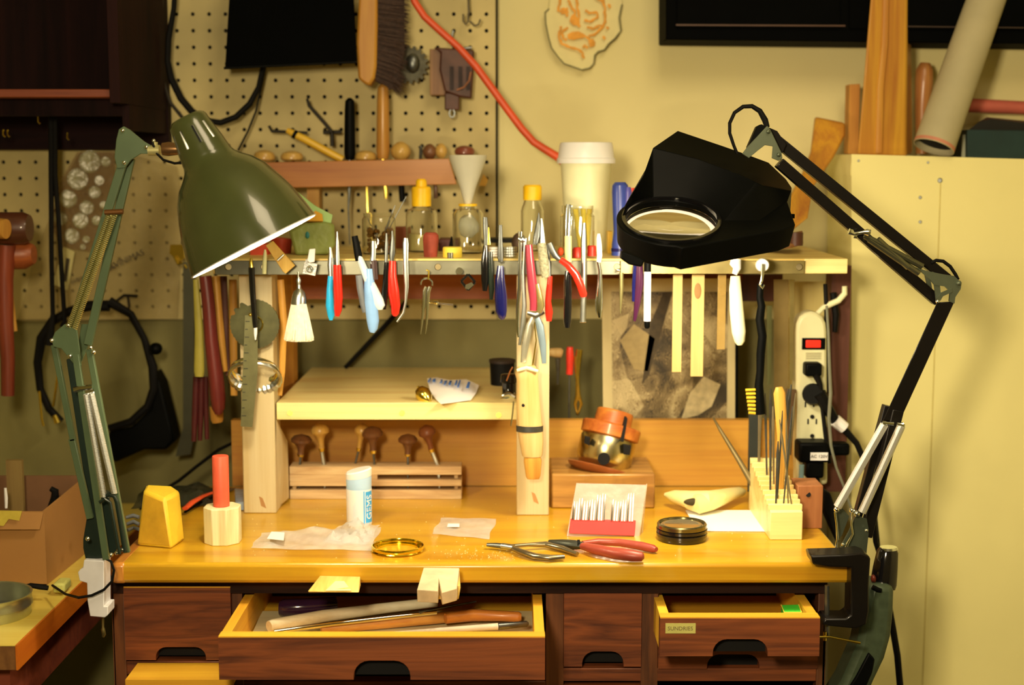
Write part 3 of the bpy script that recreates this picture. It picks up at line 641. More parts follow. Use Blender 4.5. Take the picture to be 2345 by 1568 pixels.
# gear disc
def gear(name, cx, cy, r0, r1, nt, Y, th, mt, label, cat, hub=None):
    t = thing(name, P(cx, cy+r1, Y), label, cat); m = M(); s = S(Y); c = P(cx, cy, Y); pts = []
    for i in range(nt*2):
        for q in (0, .8):
            a = math.pi*(i+q)/nt; r = (r1 if i % 2 else r0)*s; pts.append(c + Vector((r*math.cos(a), 0, r*math.sin(a))))
    m.ext(pts, (0, th, 0)); mk('disc', m, mt, t); return t
g1 = gear('toothed_disc', 938, 148, 36, 42, 18, 2.315, .006, mat('rusty_disc', K(70,62,40), .5, .6, var=.4, scale=80), 'small toothed metal disc peeking out behind the brush bristles', 'disc')
mk('dome', M().ball(P(945,145,2.312), (16*S(2.3), .008, 22*S(2.3))), dsteel, g1)
# leather sheath and block
lb = thing('leather_tool_pouch', P(1030, 265, 2.33), 'dark brown leather pouch on a wooden block hooked to the pegboard', 'pouch')
mk('block', M().pbox(984, 112, 1020, 218, 2.315, .03), wood('pouch_block', K(150,98,44), K(120,70,30), 'z', 2, .5), lb, bev=.001)
mk('pouch', M().prism([(992,108),(1086,114),(1084,170),(1080,226),(1052,222),(1018,210),(1006,160),(1008,120)], 2.305, .018), leather, lb, bev=.003)
for a in (1030, 1050, 1068): mk('slot', M().pbox(a, 152, a+9, 206, 2.302, .004), mat('dark_leather_slot', K(44,22,18), .6), lb)
mk('tab', M().pbox(1018, 212, 1052, 252, 2.308, .01), leather, lb, bev=.002)
mk('thong', M().tp([(1078,165,2),(1074,185,2),(1062,200,2),(1046,206,2)], 2.300), mat('tan_thong', K(170,104,60), .6), lb)
mk('ring', M().tube([P(1035,252,2.31)+Vector((6*S(2.3)*math.cos(a),0,-7*S(2.3)+9*S(2.3)*math.sin(a))) for a in [i*.5236 for i in range(12)]], .0014, 6, closed=True), dsteel, lb)
solo('peg_hook', M().tp([(1038,70,3),(1036,78,2.5),(1035,92,2.5),(1035,108,2)], 2.33).tp([(1056,111,3),(1080,109,3)],2.31), dsteel, 'short steel peg hook holding the leather pouch', 'hook')
solo('treble_hook', M().tp([(1072,-20,2.5),(1073,10,2.5),(1074,30,3),(1072,45,2)], 2.32).tp([(1061,32,2),(1061,48,2.2),(1066,56,2.2),(1072,50,2),(1072,30,2)], 2.315).tp([(1076,48,2),(1086,59,2.2),(1096,56,2.2),(1100,44,2)], 2.315), mat('hook_brown', K(80,66,40), .4, .7), 'barbed wire treble hook hanging near the top right of the pegboard', 'hook')
solo('peg_hook', M().tp([(703,226,3),(708,242,4),(722,258,4),(740,278,4),(760,302,4)], 2.30).tp([(740,303,4.5),(782,302,4.5)], 2.315).tp([(760,300,5),(761,335,5)], 2.31), mat('hook_black', K(40,32,20), .5, .5), 'bent black double peg hook above the yellow stick', 'hook')
solo('peg_hook', M().tp([(616,288,3.5),(622,300,3.5),(660,302,3.5),(704,304,3)], 2.31), MATS['hook_black'], 'small black peg hook left of the yellow stick', 'hook')
solo('peg_hook', M().tp([(268,688,3),(284,676,3.5),(315,678,3.5)], 2.32).tp([(293,680,3),(296,700,3),(294,715,2)], 2.32), MATS['hook_black'], 'black peg hook at the lower left pegboard, right of the green lamp arm', 'hook')
solo('key_bunch', M().prism([(390,560),(420,560),(422,592),(410,600),(400,590),(388,580)], 2.30, .012).tp([(400,588,4),(408,604,4),(418,600,4)], 2.295).tp([(422,606,3),(428,614,3)], 2.295), brass, 'small cluster of brass fittings on the pegboard behind the left rim of the lampshade', 'fittings')
# orange cord
solo('extension_cable', M().tp([(938,-30,8),(950,5,8),(972,38,8),(1005,68,8),(1050,108,8),(1090,152,8.5),(1125,200,8.5),(1160,248,8.5),(1195,295,8.5),(1222,325,8.5),(1250,343,9),(1278,360,9.5),(1300,380,9)], 2.25, 10), orange_cord_m, 'bright orange cord sagging diagonally across the pegboard and white wall', 'cord')
# tool rack on the pegboard
YT = 2.25
rk = thing('tool_rack', P(850, 425, 2.3), 'narrow brown wooden rack on the pegboard holding tools by their knobs', 'tool rack')
mk('front_board', M().hull8([P(590,372,YT),P(1028,363,YT),P(1046,422,YT),P(600,431,YT)], [P(590,372,YT+.012),P(1028,363,YT+.012),P(1046,422,YT+.012),P(600,431,YT+.012)]), rack_wood, rk, bev=.001)
mk('top_board', M().box(P(590,372,YT).x, P(1028,363,YT).x, YT+.012, 2.345, P(0,372,YT).z-.01, P(0,372,YT).z), rack_wood, rk)
mk('bracket', M().pbox(703, 428, 731, 482, YT+.05, .03), wood('bracket_wood', K(222,160,50), K(190,120,36), 'z', 1, .5), rk)
mk('bracket_end', M().prism([(1097,425),(1107,398),(1118,412),(1112,426)], 2.33, .01), MATS['bracket_wood'], rk)
YH = YT + .035
def knob(x0, x1, y0, y1, mt, label, shaft=None, sm=None, shape='mush'):
    c = (x0+x1)/2; s = S(YH); t = thing('knobbed_tool', P(c, 430, YH), label, 'tool', 'tool handles sticking out of the pegboard rack')
    A = P(c, y1, YH); B = P(c, y0, YH); w_ = (x1-x0)/2*s
    pr_ = {'mush': [(0,w_*.8),(.15,w_*.98),(.45,w_),(.75,w_*.85),(.93,w_*.5),(1,w_*.1)],
           'ball': [(0,w_*.45),(.15,w_*.75),(.35,w_*.97),(.55,w_),(.8,w_*.75),(.95,w_*.4),(1,w_*.1)],
           'rod': [(0,w_*.8),(.1,w_),(.5,w_*.95),(.8,w_*.9),(.95,w_*.8),(1,w_*.3)]}[shape]
    mk('handle', M().lathe(A, B, pr_, 20), mt, t)
    if shaft: mk('shaft', M().tp([(c,y1-2,shaft[1])] + [(a,b,r) for a,b,r in shaft[0]], YH), sm or dsteel, t)
    return t
knob(581,630,343,369,knob_wood,'leftmost squat knob handle sticking out of the rack, beside the lampshade')
knob(643,694,345,368,knob_wood,'second squat pale knob handle on the rack, under the yellow stick')
knob(813,862,344,368,knob_wood,'squat knob handle between the black rod and the tall wooden handle',([(842,480,2.5),(845,590,2)],3),brass)
knob(895,941,324,368,knob_wood,'round ball-shaped wooden handle on the rack',([(920,440,7),(922,462,7)],6),black_pl,shape='ball')
knob(968,1000,329,364,walnut,'dark ridged knob handle on the rack, right of the ball handle',([(998,430,5),(998,454,5)],4),walnut,shape='ball')
knob(996,1024,328,362,knob_wood,'pale round knob handle directly behind the dark ridged one',shape='ball')
knob(1041,1087,333,355,mat('dark_red_knob', K(128,60,36), .35, coat=.3),'dark red flat knob at the right end of the rack, above the funnel')
knob(788,814,224,366,black_pl,'upright black cylindrical handle in the rack',([(800,440,4),(798,480,2),(801,560,1.5)],6),dsteel,shape='rod')
t = knob(862,892,192,364,wood('tall_handle_wood', K(214,152,56), K(180,110,38), 'z', 1.5, .4, .2, 4),'tall slim wooden tool handle standing in the rack beneath the bench brush',([(884,440,5),(884,455,4)],6),brass,shape='rod')
ys_ = thing('yellow_stick', P(785,366,YT+.03), 'yellow wooden stick leaning on the rack with a black ring near its tip', 'stick')
mk('shaft', M().tp([(657,298,6),(668,304,8),(700,320,9),(740,342,9),(785,366,9)], YT+.03, 12), wood('yellow_stick_wood', K(232,176,40), K(208,146,30), 'x', 1, .4, .3, 3), ys_)
mk('ring', M().tp([(672,306,10),(679,310,10)], YT+.03, 12), black_pl, ys_)
solo('steel_pin', M().tp([(962,334,5),(964,340,4),(963,366,4)], YT+.04, 8), dsteel, 'small black pin standing in the rack between the ball handle and the dark knob', 'pin')
# ---- far left
cb_ = thing('looped_cord', P(128, 740, 2.2), 'pair of thin black cords hanging straight down from the cupboard on the left', 'cord')
mk('strand', M().tp([(117,250,7),(118,345,7),(117,400,6),(118,600,5.5),(121,720,5.5)], 2.2).tp([(121,720,5.5),(118,745,8),(112,790,10)], 2.2), black_rub, cb_)
mk('strand', M().tp([(126,250,6),(126,400,6),(134,500,5.5),(141,620,5.5),(148,735,5.5),(140,748,4)], 2.2), black_rub, cb_)
# headset-like coiled strap
cr = thing('frame_saw', P(220, 1010, 2.25), 'large oval black frame hanging low on the wall behind the green lamp', 'frame')
pts_ = [(250,700,13),(205,700,12),(160,712,10),(120,735,11),(95,775,12),(86,830,10),(92,890,9),(112,935,9),(140,965,9)]
mk('hoop', M().tp(pts_, 2.26, 10), black_rub, cr)
mk('hoop', M().tp([(250,690,12),(300,720,9),(330,775,8),(350,840,11),(352,890,10),(338,930,9),(300,965,9),(250,980,8)], 2.26, 10), black_rub, cr)
mk('knob', M().ball(P(357,798,2.25), (15*S(2.26),.012,14*S(2.26))), black_pl, cr)
mk('body', M().prism([(352,850),(368,880),(392,980),(398,1010),(380,1030),(330,1030),(262,1060),(240,1030),(250,985),(300,978),(345,935)], 2.27, .05), black_pl, cr, bev=.004)
mk('clip', M().tp([(90,895,3),(96,960,3),(100,975,3)], 2.24).tp([(132,860,3),(122,930,3)], 2.24).tp([(125,950,5),(132,968,8)],2.24), brass, cr)
# blister bag
bag = thing('blister_package', P(240, 720, 2.3), 'large clear plastic blister package with round cells hanging on the left pegboard', 'package')
mk('sheet', M().prism([(185,345),(275,345),(405,380),(420,470),(405,728),(150,735),(40,735),(70,620),(95,540),(140,430)], 2.325, .001), film('yellow_tinted_film', K(172,140,74), .25, .4), bag)
mk('cell_sheet', M().prism([(176,348),(262,348),(262,400),(232,520),(205,575),(140,565),(118,520),(135,420)], 2.322, .001), blister_film, bag)
for a, b, r in [(208,370,26),(180,410,25),(243,370,12),(228,413,12),(158,455,21),(218,440,15),(200,475,17),(186,505,19),(140,500,16),(166,540,18),(222,505,12),(198,548,9),(190,565,7),(238,470,10)]:
    mk('cell', M().lathe(P(a,b,2.318), P(a,b,2.322), [(0,0),(0,r*.8*S(2.3)),(1,r*S(2.3))], 20), film('cell_film', K(206,190,120), .35, .2), bag)
mk('label', M().prism([(146,565),(171,576),(155,665),(120,650)], 2.314, .001), mat('label_cream', K(206,182,104), .6), bag)
mk('barcode', M().prism([(152,590),(160,593),(152,645),(145,642)], 2.3125, .0008), mat('label_ink', K(70,56,36), .6), bag)
m = M(); rr = random.Random(5)
dirv = (P(320,580,2.3)-P(245,615,2.3)).normalized()
text_mesh(m, 'AVINIMAS', .014, P(290,595,2.318), dirv, Vector((0,0,1))-dirv*dirv.z, .0003); text_mesh(m, 'NO', .014, P(252,612,2.318), dirv, Vector((0,0,1))-dirv*dirv.z, .0003)
text_mesh(m, 'oldpa', .010, P(176,640,2.318), dirv, Vector((0,0,1))-dirv*dirv.z, .0003)
mk('lettering', m, MATS['label_ink'], bag)
# mallets
ma = thing('wooden_mallet', P(10, 900, 2.1), 'wooden mallet with a dark red handle hanging at the far left edge, upper one', 'mallet')
mk('head', M().lathe(P(-60,522,2.10), P(68,522,2.10), [(0,36*S(2.1)),(.9,36*S(2.1)),(1,30*S(2.1))], 24), mat('mallet_brown', K(86,44,22), .4, coat=.3), ma)
mk('face', M().lathe(P(-20,522,2.06), P(14,524,2.055), [(0,24*S(2.1)),(1,22*S(2.1))], 20), amber_z, ma)
mk('handle', M().tp([(14,560,22),(10,640,20),(12,740,18),(18,820,16),(18,905,15)], 2.11, 12), wood('red_handle_wood', K(150,62,30), K(104,38,22), 'z', 1, .4), ma)
mb = thing('wooden_mallet', P(40, 760, 2.14), 'second reddish wooden mallet just below and behind the upper one at the far left', 'mallet')
mk('head', M().lathe(P(-60,585,2.13), P(78,582,2.13), [(0,34*S(2.1)),(.85,34*S(2.1)),(1,22*S(2.1))], 24), wood('mallet_red', K(170,84,34), K(128,54,26), 'x', 1, .4), mb)
mk('handle', M().tp([(18,610,8),(24,690,8),(32,758,8)], 2.135, 10), amber_z, mb)
# ================================================================ WALL AND TOP RIGHT
# printed sheet with a torn wavy outline
st = thing('printed_sheet', P(1330,160,2.37), 'wavy-edged cream sheet with an orange scrollwork print pinned on the white wall', 'sheet')
edge = [(1262,-30),(1258,20),(1248,28),(1250,55),(1256,85),(1263,110),(1278,130),(1292,146),(1310,152),(1332,160),(1350,156),(1360,146),(1362,126),(1370,118),(1384,114),(1394,100),(1408,88),(1422,70),(1418,40),(1424,10),(1420,-30)]
m = M(); m.prism(edge, 2.372, .002)
ed = [P(a,b,2.372) for a, b in edge]
for i, v in enumerate(m.v):
    k = i % len(edge)
    if i < len(edge) and k not in (0, len(edge)-1): v.y -= .006 + .004*math.sin(k*2.3)
mk('sheet', m, mat('cream_sheet', K(232,204,124), .6, var=.05), st)
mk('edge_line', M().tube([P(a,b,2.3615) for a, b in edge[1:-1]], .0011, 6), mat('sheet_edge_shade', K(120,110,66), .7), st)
pr_m = mat('orange_print', K(232,150,40), .6, var=.25, scale=70)
m = M(); scr = [
 [(1284,-20),(1282,10),(1278,24),(1292,30),(1300,18)], [(1284,60),(1280,80),(1286,100),(1304,108),(1322,112),(1334,122),(1338,134)],
 [(1300,62),(1288,72),(1290,88),(1298,92)], [(1340,24),(1350,30),(1366,28),(1368,40),(1352,50),(1338,46)], [(1376,-10),(1386,20),(1386,44),(1380,62),(1364,78),(1348,82)],
 [(1310,76),(1326,74),(1342,84),(1352,92),(1362,102),(1350,106)], [(1318,-20),(1322,10),(1326,34),(1322,52),(1328,62)], [(1344,62),(1360,66),(1372,58),(1384,62)],
 [(1300,0),(1308,14),(1318,28),(1306,44),(1316,58)], [(1352,-20),(1368,-4),(1380,4)], [(1334,108),(1340,104),(1346,110)], [(1290,20),(1300,28),(1298,38)], [(1392,10),(1398,18)], [(1388,62),(1394,66)], [(1380,84),(1386,90)]]
for q in scr:
    sm = []
    for i in range(len(q)-1):
        for t in (0,.33,.66): sm.append((q[i][0]*(1-t)+q[i+1][0]*t+2*math.sin(i*3+t*5), q[i][1]*(1-t)+q[i+1][1]*t))
    sm.append(q[-1])
    m.tube([P(a,b,2.3605) for a, b in sm], [(1.6+1.6*abs(math.sin(i*1.1+q[0][0])))*S(2.36) for i in range(len(sm))], 6, .15)
m.tp([(1300,84,5),(1312,82,9),(1325,80,8),(1338,84,3)], 2.3605, 8, .1).tp([(1312,40,7),(1320,48,8),(1324,58,4)], 2.3605, 8, .1).tp([(1348,98,4),(1356,96,8),(1362,100,3)], 2.3605, 8, .1).tp([(1288,18,4),(1290,26,8),(1300,28,4)], 2.3605, 8, .1)
mk('print', m, pr_m, st)
# black wall cabinet
bc = thing('wall_cabinet', P(1935, 92, 2.25), 'black wall cabinet cut by the top edge of the photo on the right', 'cabinet')
mk('box', M().hull8([P(1525,91,2.26),P(2345,100,2.26),P(2700,104,2.26),P(2700,-300,2.26),P(1525,-300,2.26)], [p+Vector((0,.11,0)) for p in (P(1525,91,2.26),P(2345,100,2.26),P(2700,104,2.26),P(2700,-300,2.26),P(1525,-300,2.26))]), cab_black, bc, bev=.002)
mk('door', M().prism([(1550,64),(1925,66),(1925,-290),(1550,-290)], 2.256, .006), cab_black, bc, bev=.001)
mk('door', M().prism([(1945,66),(2690,72),(2690,-290),(1945,-290)], 2.256, .006), cab_black, bc, bev=.001)
edge_b = mat('brown_bead', K(74,44,24), .5)
mk('bead', M().prism([(1548,55),(1936,57),(1936,61),(1548,59)], 2.253, .003), edge_b, bc)
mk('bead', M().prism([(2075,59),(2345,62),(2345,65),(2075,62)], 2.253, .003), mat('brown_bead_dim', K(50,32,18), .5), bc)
# things on top of the partition
YU = 2.26
zt_ = P(2100, 356, YC).z
mk('top_ledge', M().box(P(1950,356,YC).x, 1.2, YC+.002, YW-.002, zt_-.03, zt_-.012), cream_panel, part_)
plank = wood('tall_plank_wood', K(218,152,42), K(178,104,34), 'z', .9, .5, .1, 8)
pk = thing('tapered_post', P(2020, 352, 2.24), 'tall tapered honey wood post standing on the cream partition', 'post')
mk('shaft', M().hull8([P(1963,355,2.23),P(2076,358,2.25),P(2078,-60,2.25),P(1998,-60,2.23)], [P(1975,350,2.31),P(2090,352,2.31),P(2085,-60,2.31),P(2010,-60,2.31)]), plank, pk, bev=.004)
mk('rib', M().tp([(2012,350,9),(2016,200,9),(2026,100,8),(2030,-60,7)], 2.238, 8, .5), plank, pk)
solo('offcut_block', M().prism([(1942,352),(1966,354),(1970,192),(1946,193)], 2.30, .03), wood('offcut_orange', K(206,136,46), K(184,112,34), 'z', 1, .6), 'short flat orange wood offcut standing left of the tapered post', 'wood block', bev=.001)
solo('offcut_strip', M().prism([(2073,352),(2086,353),(2090,225),(2075,224)], 2.31, .02), wood('offcut_grey', K(150,124,66), K(130,104,50), 'z', 1, .6), 'narrow greyish wood strip just right of the tapered post', 'wood strip')
solo('round_rod', M().tp([(2112,352,14),(2112,250,16),(2116,190,20),(2117,160,19),(2119,144,11)], 2.33, 14), wood('round_rod_wood', K(196,128,52), K(160,90,40), 'z', 1.5, .4, .2, 4), 'short round-ended wooden rod behind the mailing tube', 'rod')
tb = thing('mailing_tube', P(2130, 350, 2.2), 'grey cardboard mailing tube leaning on the partition, open end down', 'tube')
A = P(2138, 338, 2.20); B = P(2290,-90,2.27); rr_ = 46*S(2.2)
mk('tube_wall', M().lathe(A, B, [(0,rr_*.96),(0,rr_),(1,rr_*.92),(1,rr_*.88),(0,rr_*.96)], 28), pale_card, tb)
mk('end_seam', M().lathe(A, B, [(.004,rr_*.99),(.004,rr_*1.004),(.02,rr_*1.004),(.02,rr_*.99),(.004,rr_*.99)], 28), mat('pink_seam', K(196,120,80), .7), tb)
mk('dark_inside', M().lathe(A, B, [(.03,rr_*.9),(.04,rr_*.9)], 20), dark_hole, tb)
solo('pink_rod', M().tp([(2150,238,16),(2345,247,15),(2500,252,15)], 2.34, 14), mat('pink_rod_paint', K(196,92,64), .5), 'horizontal pink-red rod lying behind the mailing tube', 'rod')
gb = thing('green_box', P(2280, 362, 2.25), 'dark green flat box on the partition at the right frame edge', 'box')
mk('box', M().prism([(2215,362),(2420,366),(2420,300),(2215,297)], 2.24, .1), mat('dark_green_card', K(20,44,36), .6), gb, bev=.001)
mk('side_label', M().prism([(2202,360),(2212,360),(2214,308),(2205,308)], 2.25, .002), mat('pale_edge', K(160,150,110), .6), gb)
solo('crumpled_bag', M().hull([P(a,b,2.26) for a,b in [(2215,300),(2240,280),(2270,272),(2300,276),(2330,284),(2420,290),(2420,300)]] + [P(a,b,2.32) for a,b in [(2220,300),(2260,268),(2420,284),(2420,300)]]), mat('black_bag', (.004,.004,.004,1), .5), 'crumpled black bag lying on the dark green box', 'bag')
# flared wooden handle leaning behind the magnifier
fh = thing('wooden_paddle', P(1815, 530, 2.2), 'flared amber wooden handle leaning on the wall behind the magnifier lamp', 'handle')
mk('handle', M().hull8([P(1868,268,2.26),P(1936,282,2.26),P(1936,310,2.25),P(1910,360,2.22),P(1862,430,2.18),P(1850,500,2.14),P(1810,532,2.14),P(1800,470,2.14),P(1838,400,2.18),P(1858,350,2.22)], [p+Vector((.004,.03,.002)) for p in (P(1868,268,2.26),P(1936,282,2.26),P(1936,310,2.25),P(1910,360,2.22),P(1862,430,2.18),P(1850,500,2.14),P(1810,532,2.14),P(1800,470,2.14),P(1838,400,2.18),P(1858,350,2.22))]), wood('flared_handle_wood', K(214,144,36), K(176,96,34), 'z', 1, .5, .1, 6), fh, bev=.004)

# ================================================================ ON THE TOP SHELF
z0 = zs
def jar(name, cx, ybase, Y, prof, label, cat, mt=None, n=28):
    """lathe standing on the shelf; prof in px (height above base, radius); outer then inner"""
    s = S(Y); b = Vector((P(cx, ybase, Y).x, Y, z0+.0004)); t = thing(name, b, label, cat)
    return t, b, s
def wall_prof(o, th=1.6):
    return o + [(h if i < len(o)-1 else th*1.2, max(.01, r-th)) for i, (h, r) in list(enumerate(o[::-1]))[:-1]] + [(th*1.5, .01)]
def up(b, s, prof, n=28): return M().lathe(b, b+Vector((0,0,1)), [(h*s, r*s) for h, r in prof], n)
# coffee cup
t, b, s = jar('coffee_cup', 1341, 575, 2.14, None, 'white paper coffee cup with a white lid standing at the back of the shelf', 'cup')
mk('cup', up(b, s, [(0,44),(2,45),(205,58),(207,60)], 40), cream_pl, t)
mk('lid', up(b, s, [(196,60),(196,66),(206,66),(209,63),(212,63),(236,60),(242,58),(243,54),(236,50),(234,.01)], 40), white_pl, t)
# bottles with yellow caps
def bottle(cx, Y, rb, hb, capr, caph0, caph1, label, fill=None):
    t, b, s = jar('glass_bottle', cx, 578, Y, None, label, 'bottle')
    o = [(0,rb-4),(3,rb),(hb-14,rb),(hb-5,rb*.9),(hb,capr*1.0),(caph0+2,capr*.85)]
    mk('glass', up(b, s, [(0,.01)] + o + [(h,r-2) for h,r in o[::-1][:-1]] + [(3,rb-5),(3,.01)]), clear_glass, t)
    mk('cap', up(b, s, [(caph0,capr),(caph1-4,capr),(caph1,capr-3),(caph1,.01)]), yellow_cap, t)
    if fill: mk('contents', up(b, s, [(4,.01),(4,rb-6),(fill,rb-6),(fill,.01)]), mat('bottle_contents', K(206,176,90), .5, alpha=.6), t)
    return t
bt = bottle(966, 2.12, 36, 98, 22, 102, 146, 'clear glass bottle with a yellow cap, left of the funnel', 40)
mk('cap_tip', up(Vector((P(966,578,2.12).x,2.12,z0)), S(2.12), [(146,13),(160,12),(164,8),(164,.01)]), yellow_cap, bt)
bottle(1219, 2.14, 26, 104, 21, 114, 148, 'clear glass bottle with a yellow cap, directly left of the coffee cup')
# funnel jar
t, b, s = jar('glass_jar', 1072, 575, 2.08, None, 'clear glass jar under the white funnel', 'jar')
o = [(0,30),(4,35),(88,35),(98,28),(100,20),(108,20)]
mk('glass', up(b, s, [(0,.01)] + o + [(h,r-2) for h,r in o[::-1][:-1]] + [(4,30),(4,.01)]), clear_glass, t)
mk('crumpled_wrap', M().ball(b+Vector((0,0,60*s)), (24*s,20*s,26*s), 14, 8).warp(lambda v: v + Vector((math.sin(v.z*900)*.0012, math.cos(v.x*1100)*.0012, math.sin(v.y*1000+v.x*800)*.0012))), film('clear_wrap', K(220,206,160), .5), t)
t2 = thing('funnel', b+Vector((0,0,110*s)), 'white translucent plastic funnel set in the neck of a jar', 'funnel')
mk('cone', up(b, s, [(98,6),(112,8),(124,12),(150,19),(212,42),(220,43),(220,41),(212,40),(150,17),(124,10),(98,4),(98,6)], 36), milky, t2)
mk('neck_ring', up(b, s, [(106,21),(111,21),(111,8),(106,8),(106,21)]), yellow_cap, t)
# wide jar with sticks behind the pliers
t, b, s = jar('glass_jar', 1322, 578, 2.05, None, 'clear glass jar holding yellow sticks, in front of the coffee cup', 'jar')
o = [(0,36),(4,39),(86,39),(92,34),(96,36),(110,36)]
mk('glass', up(b, s, [(0,.01)] + o + [(h,r-2) for h,r in o[::-1][:-1]] + [(4,34),(4,.01)]), clear_glass, t)
for a, c_ in ((1318,1330),(1350,1344),(1336,1340)): mk('stick', M().tp([(c_,572,6),(a,478,6)], 2.05, 8), yellow_pl, t)
# jar with brass bits
t, b, s = jar('glass_jar', 868, 578, 2.06, None, 'low glass jar full of brass findings with thin wires sticking out', 'jar')
o = [(0,34),(4,38),(78,38),(84,34),(92,35)]
mk('glass', up(b, s, [(0,.01)] + o + [(h,r-2) for h,r in o[::-1][:-1]] + [(4,33),(4,.01)]), clear_glass, t)
rnd = random.Random(11); m = M()
for i in range(60): m.ball(b+Vector((rnd.uniform(-.016,.016), rnd.uniform(-.014,.014), rnd.uniform(.006,.034))), rnd.uniform(.002,.0045), 6, 4)
o_ = mk('findings', m, mat('brown_brass_bits', K(150,100,40), .25, .9, var=.5, scale=300), t); o_['kind'] = 'stuff'
for a,c_,d_ in ((842,870,500),(905,868,470),(862,866,515),(893,872,505),(930,872,450)): mk('wire', M().tp([(c_,560,1.2),(a,d_,1)], 2.06, 6), dsteel, t)
# green bag
gbag = thing('plastic_bag', P(715, 580, 2.06), 'green translucent plastic bag with folded corner on the shelf by the lampshade', 'bag')
m = M().hull8([P(661,527,2.04),P(700,512,2.04),P(745,508,2.05),P(766,512,2.05),P(768,560,2.04),P(755,582,2.03),P(676,584,2.03)], [P(664,527,2.10),P(700,505,2.11),P(745,503,2.11),P(764,512,2.10),P(764,560,2.10),P(750,578,2.10),P(680,578,2.10)])
mk('pouch', m, green_bag_m, gbag, bev=.004)
mk('folded_flap', M().hull8([P(680,438,2.07),P(720,470,2.07),P(762,492,2.06),P(758,512,2.06),P(735,516,2.06),P(720,500,2.06)], [P(680,440,2.08),P(722,470,2.08),P(760,494,2.08),P(756,510,2.08),P(735,514,2.08),P(718,502,2.08)]), mat('pale_green_film', K(168,190,100), .35, alpha=.9), gbag, bev=.001)
mk('orange_content', M().hull([P(700,506,2.05),P(722,482,2.06),P(738,490,2.06),P(740,506,2.05),P(735,512,2.06),P(706,511,2.07)]), mat('orange_stuff', K(220,150,40), .5), gbag)
mk('spot', M().ball(P(704,538,2.037), (.003,.001,.005), 8, 6), mat('teal_spot', K(40,110,90), .4), gbag)
# reds at left
solo('red_can', M().lathe(P(642,585,2.08), P(645,545,2.08), [(0,24*S(2.08)),(1,24*S(2.08))], 20), red_pl if 0 else mat('brick_red_can', K(190,60,30), .4), 'small brick-red can half hidden behind the green bag', 'can')
solo('red_box', M().pbox(572, 560, 612, 592, 2.04, .05), mat('orange_red_box', K(214,70,34), .5), 'orange-red box edge showing under the rim of the green lampshade', 'box', bev=.001)
solo('cork_stopper', M().lathe(P(986,588,2.0), P(987,532,2.0), [(0,15*S(2)),(.25,16*S(2)),(.7,18*S(2)),(.9,17*S(2)),(1,12*S(2))], 18), cork_red, 'red-brown rubber stopper standing on the shelf edge in front of a yellow-capped bottle', 'stopper')
yt = thing('yellow_tin', P(1036,590,1.99), 'small round yellow tin on the shelf edge below the funnel jar', 'tin')
bb_ = Vector((P(1036,590,1.995).x, 1.995, z0))
mk('tin', up(bb_, S(2), [(0,21),(2,22),(20,22),(23,20),(23,.01)]), yellow_pl, yt)
solo('steel_thimble', M().lathe(P(1031,591,1.966), P(1031,578,1.966), [(0,7*S(2)),(1,7*S(2)),(1,.0001)], 14), chrome, 'tiny steel cap in front of the yellow tin', 'cap')
solo('dark_box', M().pbox(1004, 548, 1046, 582, 2.13, .06), mat('maroon_box', K(92,36,24), .5), 'dark maroon box behind the red-brown stopper', 'box', bev=.001)
solo('dark_box', M().pbox(884, 520, 930, 583, 2.2, .03), mat('rust_box', K(150,72,32), .6), 'rust coloured box at the back of the shelf behind the silver tweezers', 'box')
solo('black_cone', M().lathe(P(1033,575,2.10), P(1034,541,2.10), [(0,8*S(2)),(1,1.5*S(2))], 12), black_pl, 'tiny black cone on the shelf left of the funnel jar', 'cone')
for i, (a, b_, c_, d_, q, lab) in enumerate([(1120,568,1140,592,white_pl,'small white spool stack on the shelf behind the navy pliers'),(1152,562,1184,592,steel,'stack of thin steel rings beside the white spool')]):
    t = thing('ring_stack', P((a+c_)/2, d_, 1.99), lab, 'rings')
    for k in range(4):
        zc = z0 + (2+k*5.6)*S(2); xx = P((a+c_)/2, d_, 1.99).x; r_ = (c_-a)/2*S(2)
        mk('ring', M().lathe(Vector((xx,1.99,zc)), Vector((xx,1.99,zc+4.2*S(2))), [(0,r_*.6),(0,r_),(1,r_),(1,r_*.6),(0,r_*.6)], 18), q, t)
solo('dark_lump', M().ball(P(1188,556,2.06), (17*S(2), .014, 24*S(2)), 14, 8), mat('dark_brown_lump', K(66,44,24), .6), 'dark brown rounded lump behind the silver forceps', 'lump')
solo('black_tray', M().pbox(1118, 547, 1180, 556, 2.12, .05), black_rub, 'flat black tray at the back of the shelf behind the ring stacks', 'tray')
for a, c_, lab in ((1278,1290,'orange plastic plug on the shelf left of the jar with yellow sticks'),):
    solo('orange_plug', M().ball(P(1284,576,2.0), (7*S(2), .006, 10*S(2))), orange_cord_m, lab, 'plug')
solo('red_stopper', M().lathe(P(1322,589,1.985), P(1322,566,1.985), [(0,11*S(2)),(.8,11*S(2)),(1,8*S(2)),(1,.0001)], 16), red_pl, 'red round cap on the shelf edge, left of the steel tube', 'cap')
solo('red_stopper', M().lathe(P(1355,586,1.985), P(1355,562,1.985), [(0,10*S(2)),(.9,10*S(2)),(1,8*S(2)),(1,.0001)], 16), red_pl, 'red round cap on the shelf edge, right of the steel tube', 'cap')
bl = thing('blue_torch', P(1420, 590, 2.02), 'tall blue plastic gas torch standing beside the magnifier lamp', 'torch')
mk('body', M().tp([(1417,590,17),(1418,560,17),(1420,530,15),(1420,440,19),(1420,424,18),(1420,417,12)], 2.03, 16), blue_pl, bl)
mk('grip', M().tp([(1436,520,6),(1438,440,9),(1438,428,6)], 2.025, 10), mat('violet_grip', K(80,70,120), .3), bl)
mk('base_ring', M().tp([(1417,575,18),(1417,568,18)], 2.03, 16), navy_gr, bl)
